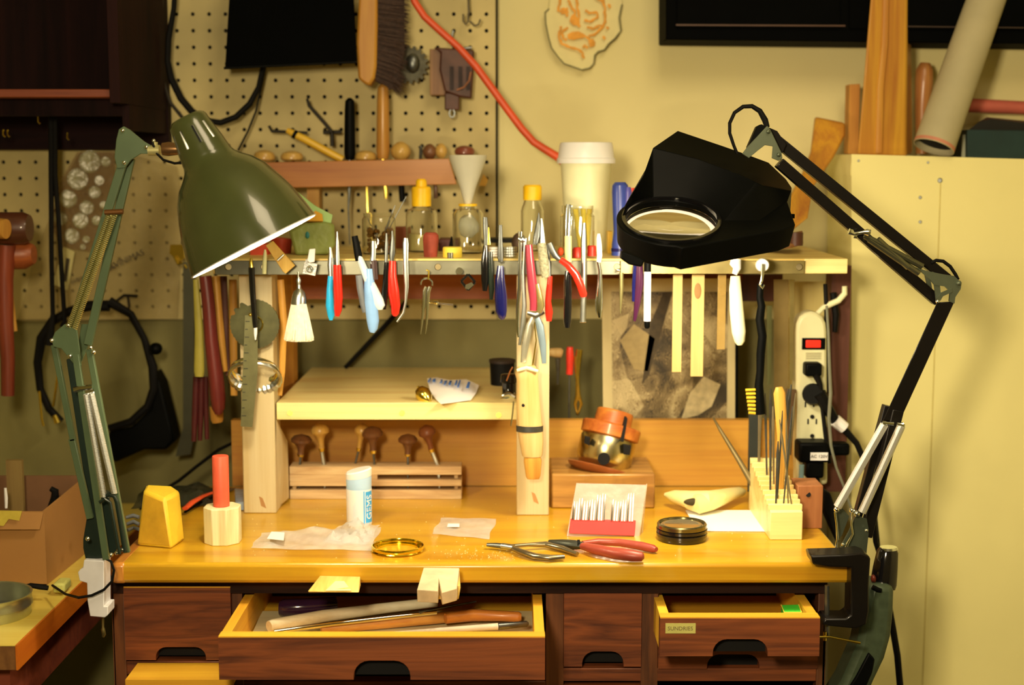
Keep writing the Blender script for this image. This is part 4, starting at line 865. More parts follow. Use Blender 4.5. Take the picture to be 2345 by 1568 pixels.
solo('red_tube', M().tp([(1448,590,8),(1447,430,8)], 2.08, 12), red_pl, 'thin red tube behind the blue torch', 'tube')
solo('amber_block', M().pbox(1392, 530, 1402, 582, 2.08, .03), yellow_cap, 'amber plastic block just left of the blue torch', 'block')
solo('cork_block', M().hull([P(1755,570,2.1),P(1800,535,2.1),P(1838,528,2.1),P(1840,560,2.08),P(1810,568,2.05),P(1755,575,2.16),P(1836,552,2.2)]), mat('dark_cork', K(140,86,36), .8, var=.35, scale=60), 'brown cork block on the shelf right of the magnifier lamp', 'block', bev=.002)
solo('brown_cylinder', M().lathe(P(1823,562,2.07), P(1824,532,2.07), [(0,16*S(2)),(1,16*S(2)),(1,.0001)], 16), mat('dark_lid_brown', K(78,40,22), .5), 'dark brown cylinder beside the cork block at the right end of the shelf', 'cylinder')
solo('grey_card', M().pbox(1145, 434, 1190, 470, 2.365, .002), mat('cap_shadow_paint', K(150,128,80), .7), 'small painted bottle-cap shadow on the white wall between the jar and a yellow-capped bottle', 'card') if False else None  # disabled: grey patch painting the yellow cap's cast shadow on the wall
# ================================================================ TOOLS HANGING ON THE SHELF FRONT
YG = 1.943
GRP_P = None
def hang(name, label, cat, parts, Y=YG, base=None, group=None):
    """parts: (partname, [(px,py,r[,dY])...] or callable, material, flat)"""
    ys = [q[1] for p in parts for q in p[1]]; xs = [q[0] for p in parts for q in p[1]]
    t = thing(name, P(sum(xs)/len(xs), max(ys), Y), label, cat, group or ('pliers hanging along the shelf front' if name == 'pliers' else None))
    for p in parts:
        mk(p[0], M().tp(p[1], Y, 12, p[3] if len(p) > 3 else .7), p[2], t)
    return t
# brush with cream bristles
wb = thing('whisk_brush', P(685, 783, YG-.01), 'little whisk brush with steel ferrule and flared cream bristles hanging from the strip', 'brush')
mk('ferrule', M().tp([(684,634,3),(684,642,6),(684,650,4),(685,660,5),(685,668,13),(685,682,17),(684,697,18)], YG-.012, 16, 1), steel, wb)
mk('hang_ring', M().tp([(682,622,2),(683,634,2)], YG-.012), chrome, wb)
mk('bristle_head', M().tp([(684,695,17),(684,720,22),(684,750,29),(684,776,33),(684,781,30)], YG-.012, 24, .5), bristle_cream, wb)
m = M(); rnd = random.Random(9)
for i in range(170):
    f_ = rnd.uniform(-1, 1); g_ = math.sqrt(max(0,1-f_*f_)); p0 = P(684+f_*17, 696, YG-.013-.009*g_); p1 = P(684+f_*34+rnd.uniform(-1,1), 778+rnd.uniform(-2,6)-abs(f_)*3, YG-.013-.012*g_)
    m.tube([p0, (p0+p1)/2, p1], [.0006,.0006,.0003], 4)
o = mk('bristles', m, bristle_cream, wb); o['kind'] = 'stuff'
# black graver pen + steel rule + protractor + bangles
hang('scriber', 'thin black-handled scriber with brass top hanging from the strip at the left post', 'scriber', [('handle', [(576,612,7),(577,640,7),(580,690,6.5),(584,740,6),(585,750,5)], black_gl, 1), ('cap', [(575,590,2),(575,600,4),(576,614,5)], brass, 1), ('tip', [(585,748,4.5),(585,764,4),(585,778,1.5)], white_pl, 1)], YG-.016)
rl = thing('steel_rule', P(566,982,YG), 'grey steel rule hanging in front of the left post', 'ruler')
mk('blade', M().prism([(561,722),(590,722),(590,850),(578,978),(551,976)], YG-.004, .0012), mat('grey_rule_steel', K(112,102,58), .45, .5, var=.15, scale=60), rl)
for i in range(26):
    if i % 2 == 0: mk('graduation', M().pbox(562-(i*.35), 735+i*9, 568+(4 if i%4==0 else 0)-(i*.35), 736.6+i*9, YG-.0046, .0006), mat('rule_ink', K(40,40,26), .6), rl)
mk('screw', M().ball(P(573,720,YG-.006), 4*S(YG)), brass, rl)
def ring_poly(cx, cy, r, Y, n=40, a0=0, a1=2*math.pi, wob=0):
    return [P(cx, cy, Y) + Vector((r*S(Y)*math.cos(a0+(a1-a0)*i/n), 0, r*S(Y)*math.sin(a0+(a1-a0)*i/n))) for i in range(n)]
gd = thing('setting_disc', P(583, 800, 1.965), 'grey round saw-toothed disc hanging behind the steel rule', 'disc')
pts = []
c_ = P(583,742,1.966); s_ = S(1.966)
for i in range(72):
    a = 2*math.pi*i/72; r = 57
    if 80 < math.degrees(a) < 160: r = 57 if (i//2) % 2 == 0 else 50
    elif i % 2: r = 55.5
    if 92 < math.degrees(a) < 112: r = 44
    pts.append(c_ + Vector((r*s_*math.cos(a), 0, r*s_*math.sin(a))))
mk('disc', M().ext(pts, (0,.003,0)), mat('grey_disc_metal', K(92,84,46), .4, .6, var=.3, scale=40), gd)
mk('hub_ring', M().tube(ring_poly(583,742,18,1.963), .0012, 6, closed=True), brass, gd)
for k, (cy, rx, ry, lab, mt_) in enumerate([(848,52,34,'plain chrome bangle hanging below the toothed disc',chrome),(862,58,38,'twisted silver bangle hanging below the plain chrome one',steel)]):
    c = P(583, cy, 1.972); ring = [c + Vector((rx*s_*math.cos(a), -.020*math.sin(a), ry*s_*math.sin(a)*.95)) for a in [2*math.pi*i/56 for i in range(56)]]
    solo('bangle', M().tube(ring, [(.0022 if p.z > c.z else .0022 + .0048*min(1, (c.z-p.z)/(.02))) * (1 + (.25*(i % 2) if k else 0)) for i, p in enumerate(ring)], 8, 1.0 if k else .6, closed=True, fd=(0,1,0)), mt_, lab, 'bangle')
solo('drill_bit', M().tp([(607,571,2),(607,580,4),(606,600,5),(605,627,5)], YG-.012, 8), mat('bone_drill', K(206,190,120), .4), 'small pale twist drill bit stuck to the strip left of the clothespin', 'drill bit')
cp = thing('clothespin', P(650, 625, YG), 'wooden clothespin clipped at a slant on the shelf edge', 'clothespin')
pinw = wood('clothespin_wood', K(222,172,70), K(196,140,46), 'z', 3, .6, 0, 4)
mk('jaw', M().prism([(608,562),(624,552),(675,608),(654,627),(648,622)], 1.935, .006), pinw, cp, bev=.0006)
mk('jaw', M().prism([(612,566),(622,560),(664,606),(652,620)], 1.944, .006), pinw, cp, bev=.0006)
mk('coil', M().tp([(636,596,3),(650,583,3)], 1.933), steel, cp)
sc_ = thing('silver_pendant', P(708, 632, YG), 'small square openwork silver piece hanging on a white clip on the strip', 'pendant')
mk('frame', M().prism([(697,600),(727,604),(722,632),(692,626)], YG-.006, .002).prism([(700,593),(706,593),(704,604),(698,604)], YG-.006, .002), mat('pale_silver', K(230,222,190), .35, .6, var=.4, scale=400, bump=1), sc_, bev=.0006)
mk('inner_relief', M().tube(ring_poly(709,616,7,YG-.0075,20), .0011, 6, closed=True).tp([(704,622,2),(708,610,2),(714,620,2)], YG-.0075), chrome, sc_)
mk('clip', M().prism([(708,570),(722,569),(720,600),(708,602),(703,596)], YG-.008, .004), white_pl, sc_, bev=.001)
# pliers
def pl(label, jaws, grips, name='pliers', Y=YG, cat='pliers', extra=()):
    return hang(name, label, cat, [('jaw', j, mt, .5) for j, mt in jaws] + [('grip', g, mt, .8) for g, mt in grips] + list(extra), Y)
pl('cyan-handled pliers at the far left of the row, partly behind the red-handled pair', [([(756,566,3),(757,585,5),(756,606,6),(757,634,5)],steel),([(762,590,4),(763,640,4)],dsteel)], [([(757,632,6),(755,660,7),(755,700,9),(758,722,8),(758,733,4)],cyan_gr)], Y=YG+.004)
pl('red-handled pliers with needle jaws, directly right of the cyan pair', [([(772,530,1.5),(772,555,4),(772,590,5.5),(773,610,5)],steel)], [([(772,606,9),(773,640,10),(775,680,10),(774,710,9),(772,724,5)],red_gr)], Y=YG-.006)
pl('long pliers with a pale lilac handle crossing over a light blue one', [([(812,540,7),(816,560,8),(820,582,9),(822,597,8)],black_pl),([(855,552,6),(855,580,6),(853,604,7)],steel)],
   [([(822,585,5),(827,600,8),(838,628,9),(852,660,12),(865,690,14),(870,702,12),(870,709,6)],paleblue_gr),([(845,615,9),(846,650,12),(849,690,15),(854,735,14),(854,752,11),(852,761,6)],ltblue_gr),([(822,630,8),(825,660,8),(832,695,8),(836,715,6)],grey_gr)], Y=YG-.008, extra=[('dark_joint', [(855,596,8),(858,640,8)], mat('maroon_joint', K(60,34,28), .4), .5)])
pl('pliers with one shiny red handle and one black handle, left of the silver tweezers', [([(898,528,1.5),(899,550,4),(898,580,7),(897,598,4)],dsteel),([(885,534,2),(885,560,4),(884,600,4)],dsteel)], [([(899,597,8),(898,630,10),(901,665,13),(906,700,11),(905,718,9),(904,724,4)],red_gr),([(886,600,6),(884,650,8),(880,680,8),(879,708,5)],black_gl)], Y=YG-.004)
hang('tweezers', 'slim bent silver tweezers hanging right of the red and black pliers', 'tweezers', [('arm', [(929,545,5),(929,558,7),(929,600,6),(930,630,6),(931,655,5),(929,690,3),(924,716,3),(916,728,3),(909,737,2)], steel, .4)], YG-.004)
dv = thing('dividers', P(970, 765, YG), 'small steel spring dividers with a side screw hanging from a hook', 'dividers')
mk('leg', M().tp([(976,656,4),(972,665,4.5),(970,700,4),(966,740,2.5),(963,765,1)], YG-.006, 8), chrome, dv)
mk('leg', M().tp([(985,656,4),(981,668,4.5),(979,700,4),(977,740,2.5),(974,764,1)], YG-.006, 8), chrome, dv)
mk('spring_bow', M().tube(ring_poly(977,650,13,YG-.006,24,-.3,math.pi+.3), .0012, 6), chrome, dv)
mk('adjusting_screw', M().tp([(980,692,2.5),(992,692,3),(996,692,5),(1003,693,5),(1005,694,2),(1038,697,2)], YG-.006, 8), chrome, dv)
mk('hook', M().tp([(976,618,2),(982,620,2.5),(981,640,2)], YG-.007), brass, dv)
solo('thumb_screw', M().lathe(P(1052,620,YG-.006), P(1050,620,YG+.012), [(0,0),(0,8*S(YG)),(.5,9*S(YG)),(1,6*S(YG))], 14), chrome, 'bright round screw knob on the strip right of the dividers', 'screw')
cc = thing('square_clip', P(1072,665,YG), 'tiny black and chrome square ring hanging under the strip', 'ring')
c0 = [(1056,644),(1072,628),(1088,646),(1072,664)]
m = M(); [m.tp([(*c0[i],3),(*c0[(i+1)%4],3)], YG-.004, 6) for i in range(4)]
mk('frame', m, black_gl, cc); mk('face', M().prism([(1066,652),(1080,646),(1085,652),(1073,663),(1065,660)], YG-.006, .003), chrome, cc)
pl('black-handled pliers between the square clip and the navy pliers', [([(1111,497,5),(1112,525,6),(1113,545,5),(1112,566,4)],dsteel),([(1118,520,2),(1120,560,4)],brass)], [([(1112,562,5),(1110,600,9),(1111,640,9),(1110,666,5)],black_gl),([(1123,576,5),(1124,620,7),(1126,660,7),(1125,686,4)],mat('dark_olive_grip', K(34,40,26), .2, coat=.5))], Y=YG-.002)
pl('navy blue handled pliers with tall square jaws', [([(1146,515,4),(1146,545,5),(1146,590,7),(1147,600,5)],dsteel)], [([(1146,608,7),(1145,640,11),(1147,680,14),(1148,712,13),(1150,726,9),(1151,731,4)],navy_gr)], Y=YG-.008)
hang('forceps', 'long slender silver forceps crossing in front of the middle post', 'forceps', [('arm', [(1192,530,6),(1191,570,4),(1190,610,4),(1190,660,5),(1186,700,4),(1185,745,4),(1187,772,2)], chrome, .7), ('arm', [(1203,545,5),(1201,580,3),(1199,620,4),(1201,700,5),(1198,740,6),(1190,790,3)], steel, .7), ('joint', [(1187,545,5),(1195,548,9),(1205,552,4)], steel, .7)], YG-.003)
pl('pink-handled pliers with dark needle jaws, in front of the middle post', [([(1234,487,1),(1233,510,5),(1230,540,8),(1226,560,6)],dsteel)], [([(1211,560,8),(1213,590,9),(1216,620,10),(1220,660,11),(1222,690,9),(1221,711,8)],pink_gr)], Y=YG-.010)
pl('snips with clear ribbed plastic handle beside the pink pliers', [([(1240,500,2),(1242,530,5),(1243,556,7)],steel)], [([(1240,556,10),(1244,590,11),(1247,615,11),(1249,635,8)],mat('clear_ribbed_grip', K(200,184,130), .2, trans=.5, var=.3, scale=300, bump=1)),([(1230,650,6),(1236,680,8),(1238,700,9),(1234,716,6)],mat('pale_bronze', K(206,176,100), .2, .8))], Y=YG-.012, name='wire_snips', cat='snips')
pl('bright red-handled tool hanging behind the clear ribbed snips', [([(1254,560,3),(1256,600,5),(1258,640,4)],dsteel)], [([(1260,632,5),(1257,665,7),(1255,690,7),(1257,715,9),(1257,735,6)],red_gr)], Y=YG+.003, name='red_handled_tool', cat='tool')
pl('end nippers with one long curved bright red handle', [([(1258,556,6),(1264,572,8),(1272,586,7),(1281,594,5)],dsteel)], [([(1283,594,7),(1300,606,8),(1318,628,9),(1329,652,9),(1336,674,9),(1337,680,6)],red_gr)], Y=YG-.014)
hang('screwdriver', 'long screwdriver with glossy black handle hanging below the red nippers', 'screwdriver', [('blade', [(1302,468,6),(1301,500,7),(1300,540,6)], chrome, .4), ('sleeve', [(1301,540,8),(1301,580,8),(1302,600,7)], mat('cream_sleeve', K(214,186,110), .4), .5), ('handle', [(1301,620,7),(1300,640,9),(1300,700,9.5),(1299,735,9),(1299,750,6)], black_gl, 1)], YG-.004)
hang('steel_tube', 'thin polished steel tube hanging right of the black screwdriver', 'tube', [('tube', [(1338,510,4),(1337,550,7),(1337,600,7),(1337,640,7),(1335,737,7)], steel, 1), ('rim', [(1328,737,2),(1342,737,2)], chrome, 1)], YG+.002)
hang('burnisher', 'polished silver spoon-shaped burnisher hanging beside the steel tube', 'burnisher', [('tip', [(1371,535,3),(1371,545,5),(1372,560,6),(1373,585,6),(1371,600,5)], white_pl, .6), ('handle', [(1370,598,4),(1374,620,4),(1374,650,6),(1372,690,9),(1372,712,8),(1373,727,4)], chrome, .7)], YG-.006)
hang('small_scriber', 'short thin steel scriber hanging left of the purple pliers', 'scriber', [('body', [(1423,624,5),(1423,660,5),(1422,690,3.5),(1421,718,1)], mat('bronze_steel', K(170,150,86), .3, .8), 1), ('pin', [(1413,618,4),(1418,619,4)], chrome, 1)], YG)
hang('pliers', 'pliers with glossy purple handles hanging under the magnifier lamp', 'pliers', [('grip', [(1464,600,8),(1464,650,10),(1460,690,8),(1455,725,5),(1453,735,3)], purple_gr, .9), ('grip', [(1455,605,5),(1452,650,5),(1451,690,4)], navy_gr, .8)], YG-.004)
hang('marker_pen', 'white marker pen with a black cap hanging tip down', 'pen', [('barrel', [(1483,622,8.5),(1482,735,8.5)], white_pl, 1), ('cap', [(1483,590,8),(1483,622,8)], black_pl, 1), ('tip', [(1482,734,6.5),(1482,748,6.5),(1482,752,4)], black_pl, 1)], YG-.008)
for a, b, c, d, lab in [(1540,1562,852,1,'flat pale wooden strip hanging in front of the framed print, left of a pair'),(1583,1612,862,2,'wider flat wooden strip with a brown knot hanging in front of the framed print'),(1643,1662,800,3,'translucent flat strip hanging near the right edge of the framed print')]:
    t = thing('flat_strip', P((a+b)/2, c, 1.975), lab, 'strip')
    mk('strip', M().pbox(a, 622, b, c, 1.972, .003), wood('strip_wood', K(196,158,84), K(172,130,60), 'z', 1.5, .6, 0, 3) if d < 3 else film('amber_film', K(170,130,60), .55), t, bev=.0005)
    if d == 2: mk('knot', M().ball(P(1598,666,1.9715), (8*S(2),.0006,18*S(2))), mat('strip_knot', K(140,96,46), .7), t)
hang('bone_handle_knife', 'ivory-handled tool with a rough white top hanging right of the wooden strips', 'knife', [('bolster', [(1678,590,5),(1684,600,14),(1688,615,9),(1682,628,6)], paper_w, .6), ('handle', [(1684,632,11),(1684,660,14),(1687,710,16),(1692,760,16),(1694,782,12),(1694,790,6)], ivory_pl, .8)], YG-.006)
hk = thing('magnetic_hook', P(1745, 655, YG), 'round white magnetic hook at the right end of the metal strip', 'hook')
mk('disc', M().lathe(P(1746,607,YG-.010), P(1746,607,YG+.010), [(0,0),(0,14*S(YG)),(.3,16*S(YG)),(1,16*S(YG))], 24), white_pl, hk)
mk('hook', M().tp([(1746,604,3),(1746,628,4),(1744,642,3.5),(1740,652,3),(1746,660,3),(1750,652,2)], YG-.014), chrome, hk)
br = thing('wire_brush', P(1735, 950, YG), 'black wavy-handled brass wire brush hanging from the magnetic hook', 'brush')
mk('handle', M().tp([(1742,650,8),(1740,680,8),(1744,700,9),(1740,730,10),(1746,770,10),(1742,810,10),(1741,850,9),(1738,880,10),(1739,920,12),(1742,948,11)], YG-.010, 12, .8), black_pl, br)
m = M()
for k in range(7): m.tp([(1730,892+k*9,3.2),(1707+k*1.2,893+k*8.6,3.4)], YG-.012, 8, 1)
mk('bristles', m, bristle_brass, br)
# leather-punch pliers clipped on the middle post
lp = thing('flush_cutters', P(1222, 860, YG+.01), 'open steel snap-ring pliers with blue-grey handles lying against the middle post', 'pliers')
mk('handle', M().tp([(1222,722,5),(1212,745,9),(1203,790,9),(1198,830,6)], 1.955, 10, .5), mat('pale_steel', K(214,196,150), .25, .8), lp)
mk('handle', M().tp([(1228,722,5),(1236,745,9),(1243,790,8),(1246,832,5)], 1.955, 10, .5), mat('blue_grey_handle', K(130,140,130), .35, .4), lp)
mk('joint', M().tp([(1208,716,5),(1226,722,8),(1246,714,5)], 1.952, 10, .5), steel, lp)
mk('chain', M().tp([(1224,738,1.5),(1228,780,1.5),(1220,835,2),(1218,850,2)], 1.948), brass, lp)
# ring clamp
rc = thing('ring_clamp', P(1215, 1096, 1.95), 'turned pale wooden ring clamp with a metal band hanging on the middle post', 'ring clamp')
mk('jaw', M().tp([(1205,838,20),(1206,852,27),(1208,868,25),(1209,910,27),(1213,972,29)], 1.940, 20, .6), beech_z, rc)
mk('jaw', M().tp([(1213,972,30),(1217,1010,28),(1219,1040,24),(1219,1045,22)], 1.940, 20, .6), beech_z, rc)
mk('jaw_end', M().tp([(1219,1045,19),(1220,1056,21),(1221,1090,17),(1221,1096,14)], 1.940, 18, .6), amber_z, rc)
mk('band', M().tp([(1213,974,31),(1213,987,31)], 1.940, 20, .62), dsteel, rc)
mk('rivet', M().ball(P(1198,928,1.917), .0022), dark_hole, rc)
mk('wedge_edge', M().tp([(1184,848,4),(1206,842,5),(1232,850,4)], 1.93), cream_pl, rc)
# earring chains by the middle post
solo('chain_bundle', M().tp([(1130,915,3),(1142,918,5),(1160,912,7),(1172,908,6),(1180,900,4)], 2.03, 8).tp([(1150,906,3),(1165,902,6),(1178,910,6)], 2.025, 8).tp([(1176,920,2),(1174,945,2),(1170,975,1.5)], 1.985), chrome, 'tangle of silver chain spilling off the middle shelf against the post', 'chain')
# ---- tools hanging left of the left post
YV = 2.06
hs = thing('hand_saw', P(430, 1005, 2.3), 'wide dark grey saw blade hanging on the wall left of the yellow handle', 'saw blade')
mk('blade', M().prism([(419,600),(444,600),(444,1000),(436,1040),(402,1045),(410,1010),(419,980)], 2.30, .003), mat('saw_grey', K(74,68,42), .5, .3), hs)
hang('slim_paddle', 'slim yellow-green flat handle hanging left of the dark red one', 'handle', [('handle', [(448,640,6),(452,700,8),(456,760,10),(456,850,12),(456,862,10)], mat('yellow_green_wood', K(160,138,46), .5), .5)], YV-.01)
hang('rod_bundle', 'dark maroon bundle of rods hanging below the yellow-green handle', 'rods', [('rod', [(450,862,8),(447,940,8),(444,1010,6)], mat('maroon_rods', K(74,24,20), .35), 1), ('rod', [(462,862,7),(460,940,7),(458,1008,5)], mat('maroon_rods', K(74,24,20), .35), 1), ('rod', [(472,862,6),(472,940,6),(474,1005,5)], MATS['maroon_rods'], 1)], YV+.01)
hang('wooden_club', 'dark red tapered club-shaped handle hanging left of the left post', 'handle', [('handle', [(470,632,14),(478,700,15),(484,780,16),(494,860,18),(499,910,18),(500,935,15),(500,948,8)], wood('club_red', K(128,44,28), K(92,28,22), 'z', 1, .35, .2, 4), 1)], YV-.02)
hang('turned_stick', 'amber wooden handle hanging just behind the dark red club handle', 'handle', [('handle', [(494,632,10),(500,720,10),(508,800,10),(516,850,6)], amber_z, 1), ('end', [(495,930,16),(497,960,15),(498,967,12)], amber_z, 1)], YV+.02)
hang('lath', 'thin dark brown lath hanging beside the left post', 'lath', [('lath', [(512,632,8),(516,760,8),(522,860,6)], maroon_wood, .5)], YV+.03)
hang('lath', 'short pale wood lath hanging close against the left post under the bangles', 'lath', [('lath', [(533,640,9),(534,780,9),(536,905,8)], amber_z, .5)], YV+.035)
hang('lath', 'amber slat hanging just right of the left post behind the whisk brush', 'slat', [('slat', [(642,640,8),(650,740,8),(646,850,7),(640,905,6)], amber_z, .5)], 2.02)
solo('black_cable', M().tp([(560,1000,4),(500,1030,4),(450,1068,4),(410,1100,4),(370,1125,4),(320,1165,4)], 2.2, 8), black_rub, 'black cord rising to the right behind the bench below the dark red handle', 'cord')
solo('black_cable', M().tp([(790,842,5),(840,790,6),(880,748,6),(905,720,6),(930,690,5)], 2.33, 8), black_rub, 'black cord slanting across the olive board above the middle shelf', 'cord')
# ---- between post and framed print
hang('gimlet', 'small gimlet with a pale wooden cross handle hanging on the olive board', 'gimlet', [('handle', [(1258,806,9),(1268,807,11),(1284,808,12),(1288,809,8)], knob_wood if 0 else beech_z, 1), ('shaft', [(1277,820,6),(1278,850,4),(1277,880,2.5)], dsteel, 1)], 2.2)
hang('red_screwdriver', 'small screwdriver with a red handle hanging beside the gimlet', 'screwdriver', [('handle', [(1305,794,7),(1305,808,9),(1305,840,8),(1304,857,8)], red_pl, 1), ('shaft', [(1304,857,2.5),(1303,962,2.2)], dsteel, 1)], 2.2)
hang('brass_dividers', 'brass ring-topped dividers hanging right of the red screwdriver', 'dividers', [('leg', [(1327,800,8),(1324,820,8),(1323,860,4),(1322,905,5),(1317,925,4),(1322,950,2)], brass, .7), ('leg', [(1318,815,5),(1325,900,4),(1331,925,4),(1324,948,2)], brass, .7)], 2.2)
solo('red_ball', M().ball(P(1188,1010,2.12), (26*S(2.1),.02,34*S(2.1))).ball(P(1258,1010,2.12), (26*S(2.1),.02,34*S(2.1))), mat('dark_red_pad', K(130,50,30), .6), 'dark red rounded pad hidden behind the middle post near the bench', 'pad') if False else None
# framed print
fp = thing('framed_print', P(1540, 1020, 2.19), 'framed monochrome engraving-style print standing behind the hanging strips', 'picture')
Yf = 2.195
mk('frame', M().prism([(1380,640),(1690,640),(1690,1024),(1386,1018)], Yf+.003, .01), cab_black, fp)
mk('mat_board', M().prism([(1378,638),(1684,638),(1683,1018),(1382,1012)], Yf, .004), mat('cream_mat', K(206,178,112), .6, var=.04), fp)
def engraving():
    m, nt, b = base_mat('engraving_print'); N = nt.nodes.new; Lk = nt.links.new
    tc = N('ShaderNodeTexCoord')
    n1 = N('ShaderNodeTexNoise'); n1.inputs['Scale'].default_value = 16; n1.inputs['Detail'].default_value = 10; n1.inputs['Distortion'].default_value = 1.2; Lk(tc.outputs['Object'], n1.inputs['Vector'])
    v = N('ShaderNodeTexVoronoi'); v.inputs['Scale'].default_value = 15; Lk(tc.outputs['Object'], v.inputs['Vector'])
    w_ = N('ShaderNodeTexWave'); w_.inputs['Scale'].default_value = 120; w_.inputs['Distortion'].default_value = 30; w_.inputs['Detail'].default_value = 3; w_.inputs['Detail Scale'].default_value = .6; Lk(tc.outputs['Object'], w_.inputs['Vector'])
    a = N('ShaderNodeMath'); a.operation = 'MULTIPLY_ADD'; a.inputs[1].default_value = .16; Lk(w_.outputs['Fac'], a.inputs[0]); Lk(n1.outputs['Fac'], a.inputs[2])
    c = N('ShaderNodeMath'); c.operation = 'MULTIPLY_ADD'; c.inputs[1].default_value = .42; Lk(v.outputs['Color'], c.inputs[0]); Lk(a.outputs[0], c.inputs[2])
    r = N('ShaderNodeValToRGB'); e = r.color_ramp.elements; e[0].position = .62; e[0].color = K(52,40,20); e[1].position = 1.0; e[1].color = K(206,176,112)
    x = e.new(.8); x.color = K(132,104,56); Lk(c.outputs[0], r.inputs['Fac']); Lk(r.outputs[0], b.inputs['Base Color']); b.inputs['Roughness'].default_value = .5; return m
mk('print', M().prism([(1400,668),(1666,668),(1664,1000),(1404,996)], Yf-.0015, .002), engraving(), fp)
mk('light_shape', M().prism([(1420,780),(1452,742),(1500,775),(1484,850),(1452,845)], Yf-.0022, .001), mat('engraved_pale', K(166,136,76), .5, var=.1, scale=120), fp)
mk('light_shape', M().prism([(1560,960),(1580,900),(1612,862),(1650,880),(1630,930),(1600,950)], Yf-.0022, .001), mat('engraved_light', K(196,168,108), .5, var=.25, scale=90), fp)
mk('beam_shape', M().prism([(1490,740),(1520,668),(1540,668),(1486,860),(1470,880)], Yf-.0022, .001), mat('engraved_dark', K(70,54,28), .6, var=.3, scale=120), fp)
# files and flat blades hanging right of the print
for k, (a,b,c,d,e_,mt_,lab) in enumerate([(1772,1806,640,900,2.08,'z','broad tan steel blade hanging right of the wire brush'),(1808,1819,640,870,2.07,'z','narrow bright steel blade beside the broad tan one'),(1756,1768,700,880,2.10,'z','thin greenish blade seen between wire brush and broad blade')]):
    solo('steel_scraper', M().prism([(a,c),(b,c),(b-2,d),(a+1,d)], e_, .002), [mat('tan_blade', K(150,120,62), .4, .5, var=.2, scale=20), mat('bright_blade', K(206,176,100), .25, .8), mat('green_blade', K(110,104,54), .4, .5)][k], lab, 'blade')
solo('wood_board', M().pbox(1800, 645, 1893, 900, 2.17, .008), wood('pale_board_wood', K(232,204,118), K(212,178,90), 'z', .8, .6, 0, 4), 'pale wooden board standing behind the white power strip', 'board')
# power strip
ps = thing('power_strip', P(1858, 1112, 2.07), 'white upright power strip with a lit red switch at the right end of the bench', 'power strip')
YW2 = 2.075
body = [(1822,760),(1824,742),(1832,726),(1844,717),(1858,713),(1872,716),(1884,725),(1892,740),(1894,760),(1896,1110),(1826,1112)]
mk('body', M().prism(body, YW2, .035), cream_pl, ps, bev=.005)
mk('switch_bezel', M().pbox(1837, 774, 1890, 800, YW2-.002, .003), black_pl, ps)
mk('switch', M().pbox(1846, 779, 1880, 796, YW2-.005, .005), mat('lit_red_switch', (.8,.02,.01,1), .3, emit=(1,.05,.02), es=.5), ps, bev=.001)
mk('label', M().pbox(1844, 806, 1882, 826, YW2-.0006, .001), mat('pale_label', K(226,206,140), .5), ps)
m = M(); [m.pbox(1846, 808+k*4, 1880, 809.5+k*4, YW2-.0012, .0006) for k in range(4)]
mk('label_print', m, mat('label_grey', K(150,130,80), .6), ps)
for yy in (940, 985):
    for dx in (-9, 10): mk('slot', M().pbox(1858+dx, yy-26, 1861+dx, yy-14, YW2-.0012, .0012) if yy == 985 else M().pbox(1852+dx, yy-20, 1855+dx, yy-8, YW2-.0012, .0012), dark_hole, ps)
    mk('ground_hole', M().lathe(P(1860,yy+13 if yy==985 else 954,YW2-.0012), P(1860,yy+13 if yy==985 else 954,YW2), [(0,0),(0,5*S(2.07)),(1,5*S(2.07))], 10), dark_hole, ps)
def plug(label, fn, cordpts, Y=YW2):
    a = thing('plug', P(cordpts[0][0], cordpts[0][1], Y-.02), label, 'plug', 'plugs in the power strip'); fn(a); mk('cord', M().tp(cordpts, Y-.02, 8), black_rub, a); return a
plug('top black plug in the power strip, its cord hanging straight down', lambda a: mk('head', M().pbox(1845, 832, 1883, 862, YW2-.025, .024), black_pl, a, bev=.003),
     [(1868,856,9),(1878,880,6),(1884,940,5),(1892,1010,5),(1900,1060,5)])
plug('round black plug in the power strip with a thick cord ending in a white band', lambda a: (mk('head', M().lathe(P(1862,902,YW2-.022), P(1862,902,YW2), [(0,22*S(2.07)),(.3,25*S(2.07)),(1,25*S(2.07))], 20), black_pl, a), mk('white_band', M().tp([(1912,962,15),(1934,980,14)], YW2-.02), white_pl, a)),
     [(1876,900,16),(1892,930,14),(1912,962,11),(1940,990,8),(1962,1015,7),(1975,1045,7),(1990,1085,7),(2000,1150,6),(2010,1250,6)])
ad = plug('wide black adapter with a pale rating label at the bottom of the power strip', lambda a: (mk('head', M().pbox(1830, 1014, 1900, 1060, YW2-.04, .039).pbox(1900, 1016, 1947, 1044, YW2-.03, .025).pbox(1846, 1056, 1888, 1096, YW2-.035, .03), black_pl, a, bev=.004), mk('label', M().pbox(1856, 1036, 1896, 1054, YW2-.0408, .0008), paper_w, a)),
     [(1870,1094,7),(1876,1130,5),(1886,1170,4),(1902,1205,4),(1918,1240,4)])
t_ = M(); text_mesh(t_, 'AC 120V', .0065, P(1876,1045,YW2-.042), (1,0,0), (0,0,1), .0001); mk('lettering', t_, mat('label_black', (.02,.02,.02,1), .6), ad)
solo('grey_cable', M().tp([(1893,700,3),(1897,760,3),(1899,830,3.5),(1902,900,4),(1898,960,4),(1903,1020,3.5),(1915,1070,3),(1935,1120,3),(1948,1160,3),(1952,1200,3)], 2.03, 8), mat('grey_cable_m', K(120,112,80), .3), 'thin grey cable hanging down past the plugs to the magnifier lamp base', 'cable')
solo('black_cable', M().tp([(1890,650,5),(1892,700,5),(1893,800,5),(1896,860,5),(1900,900,5)], 2.09, 8), black_rub, 'black cable hanging from the shelf end along the maroon plank', 'cable')
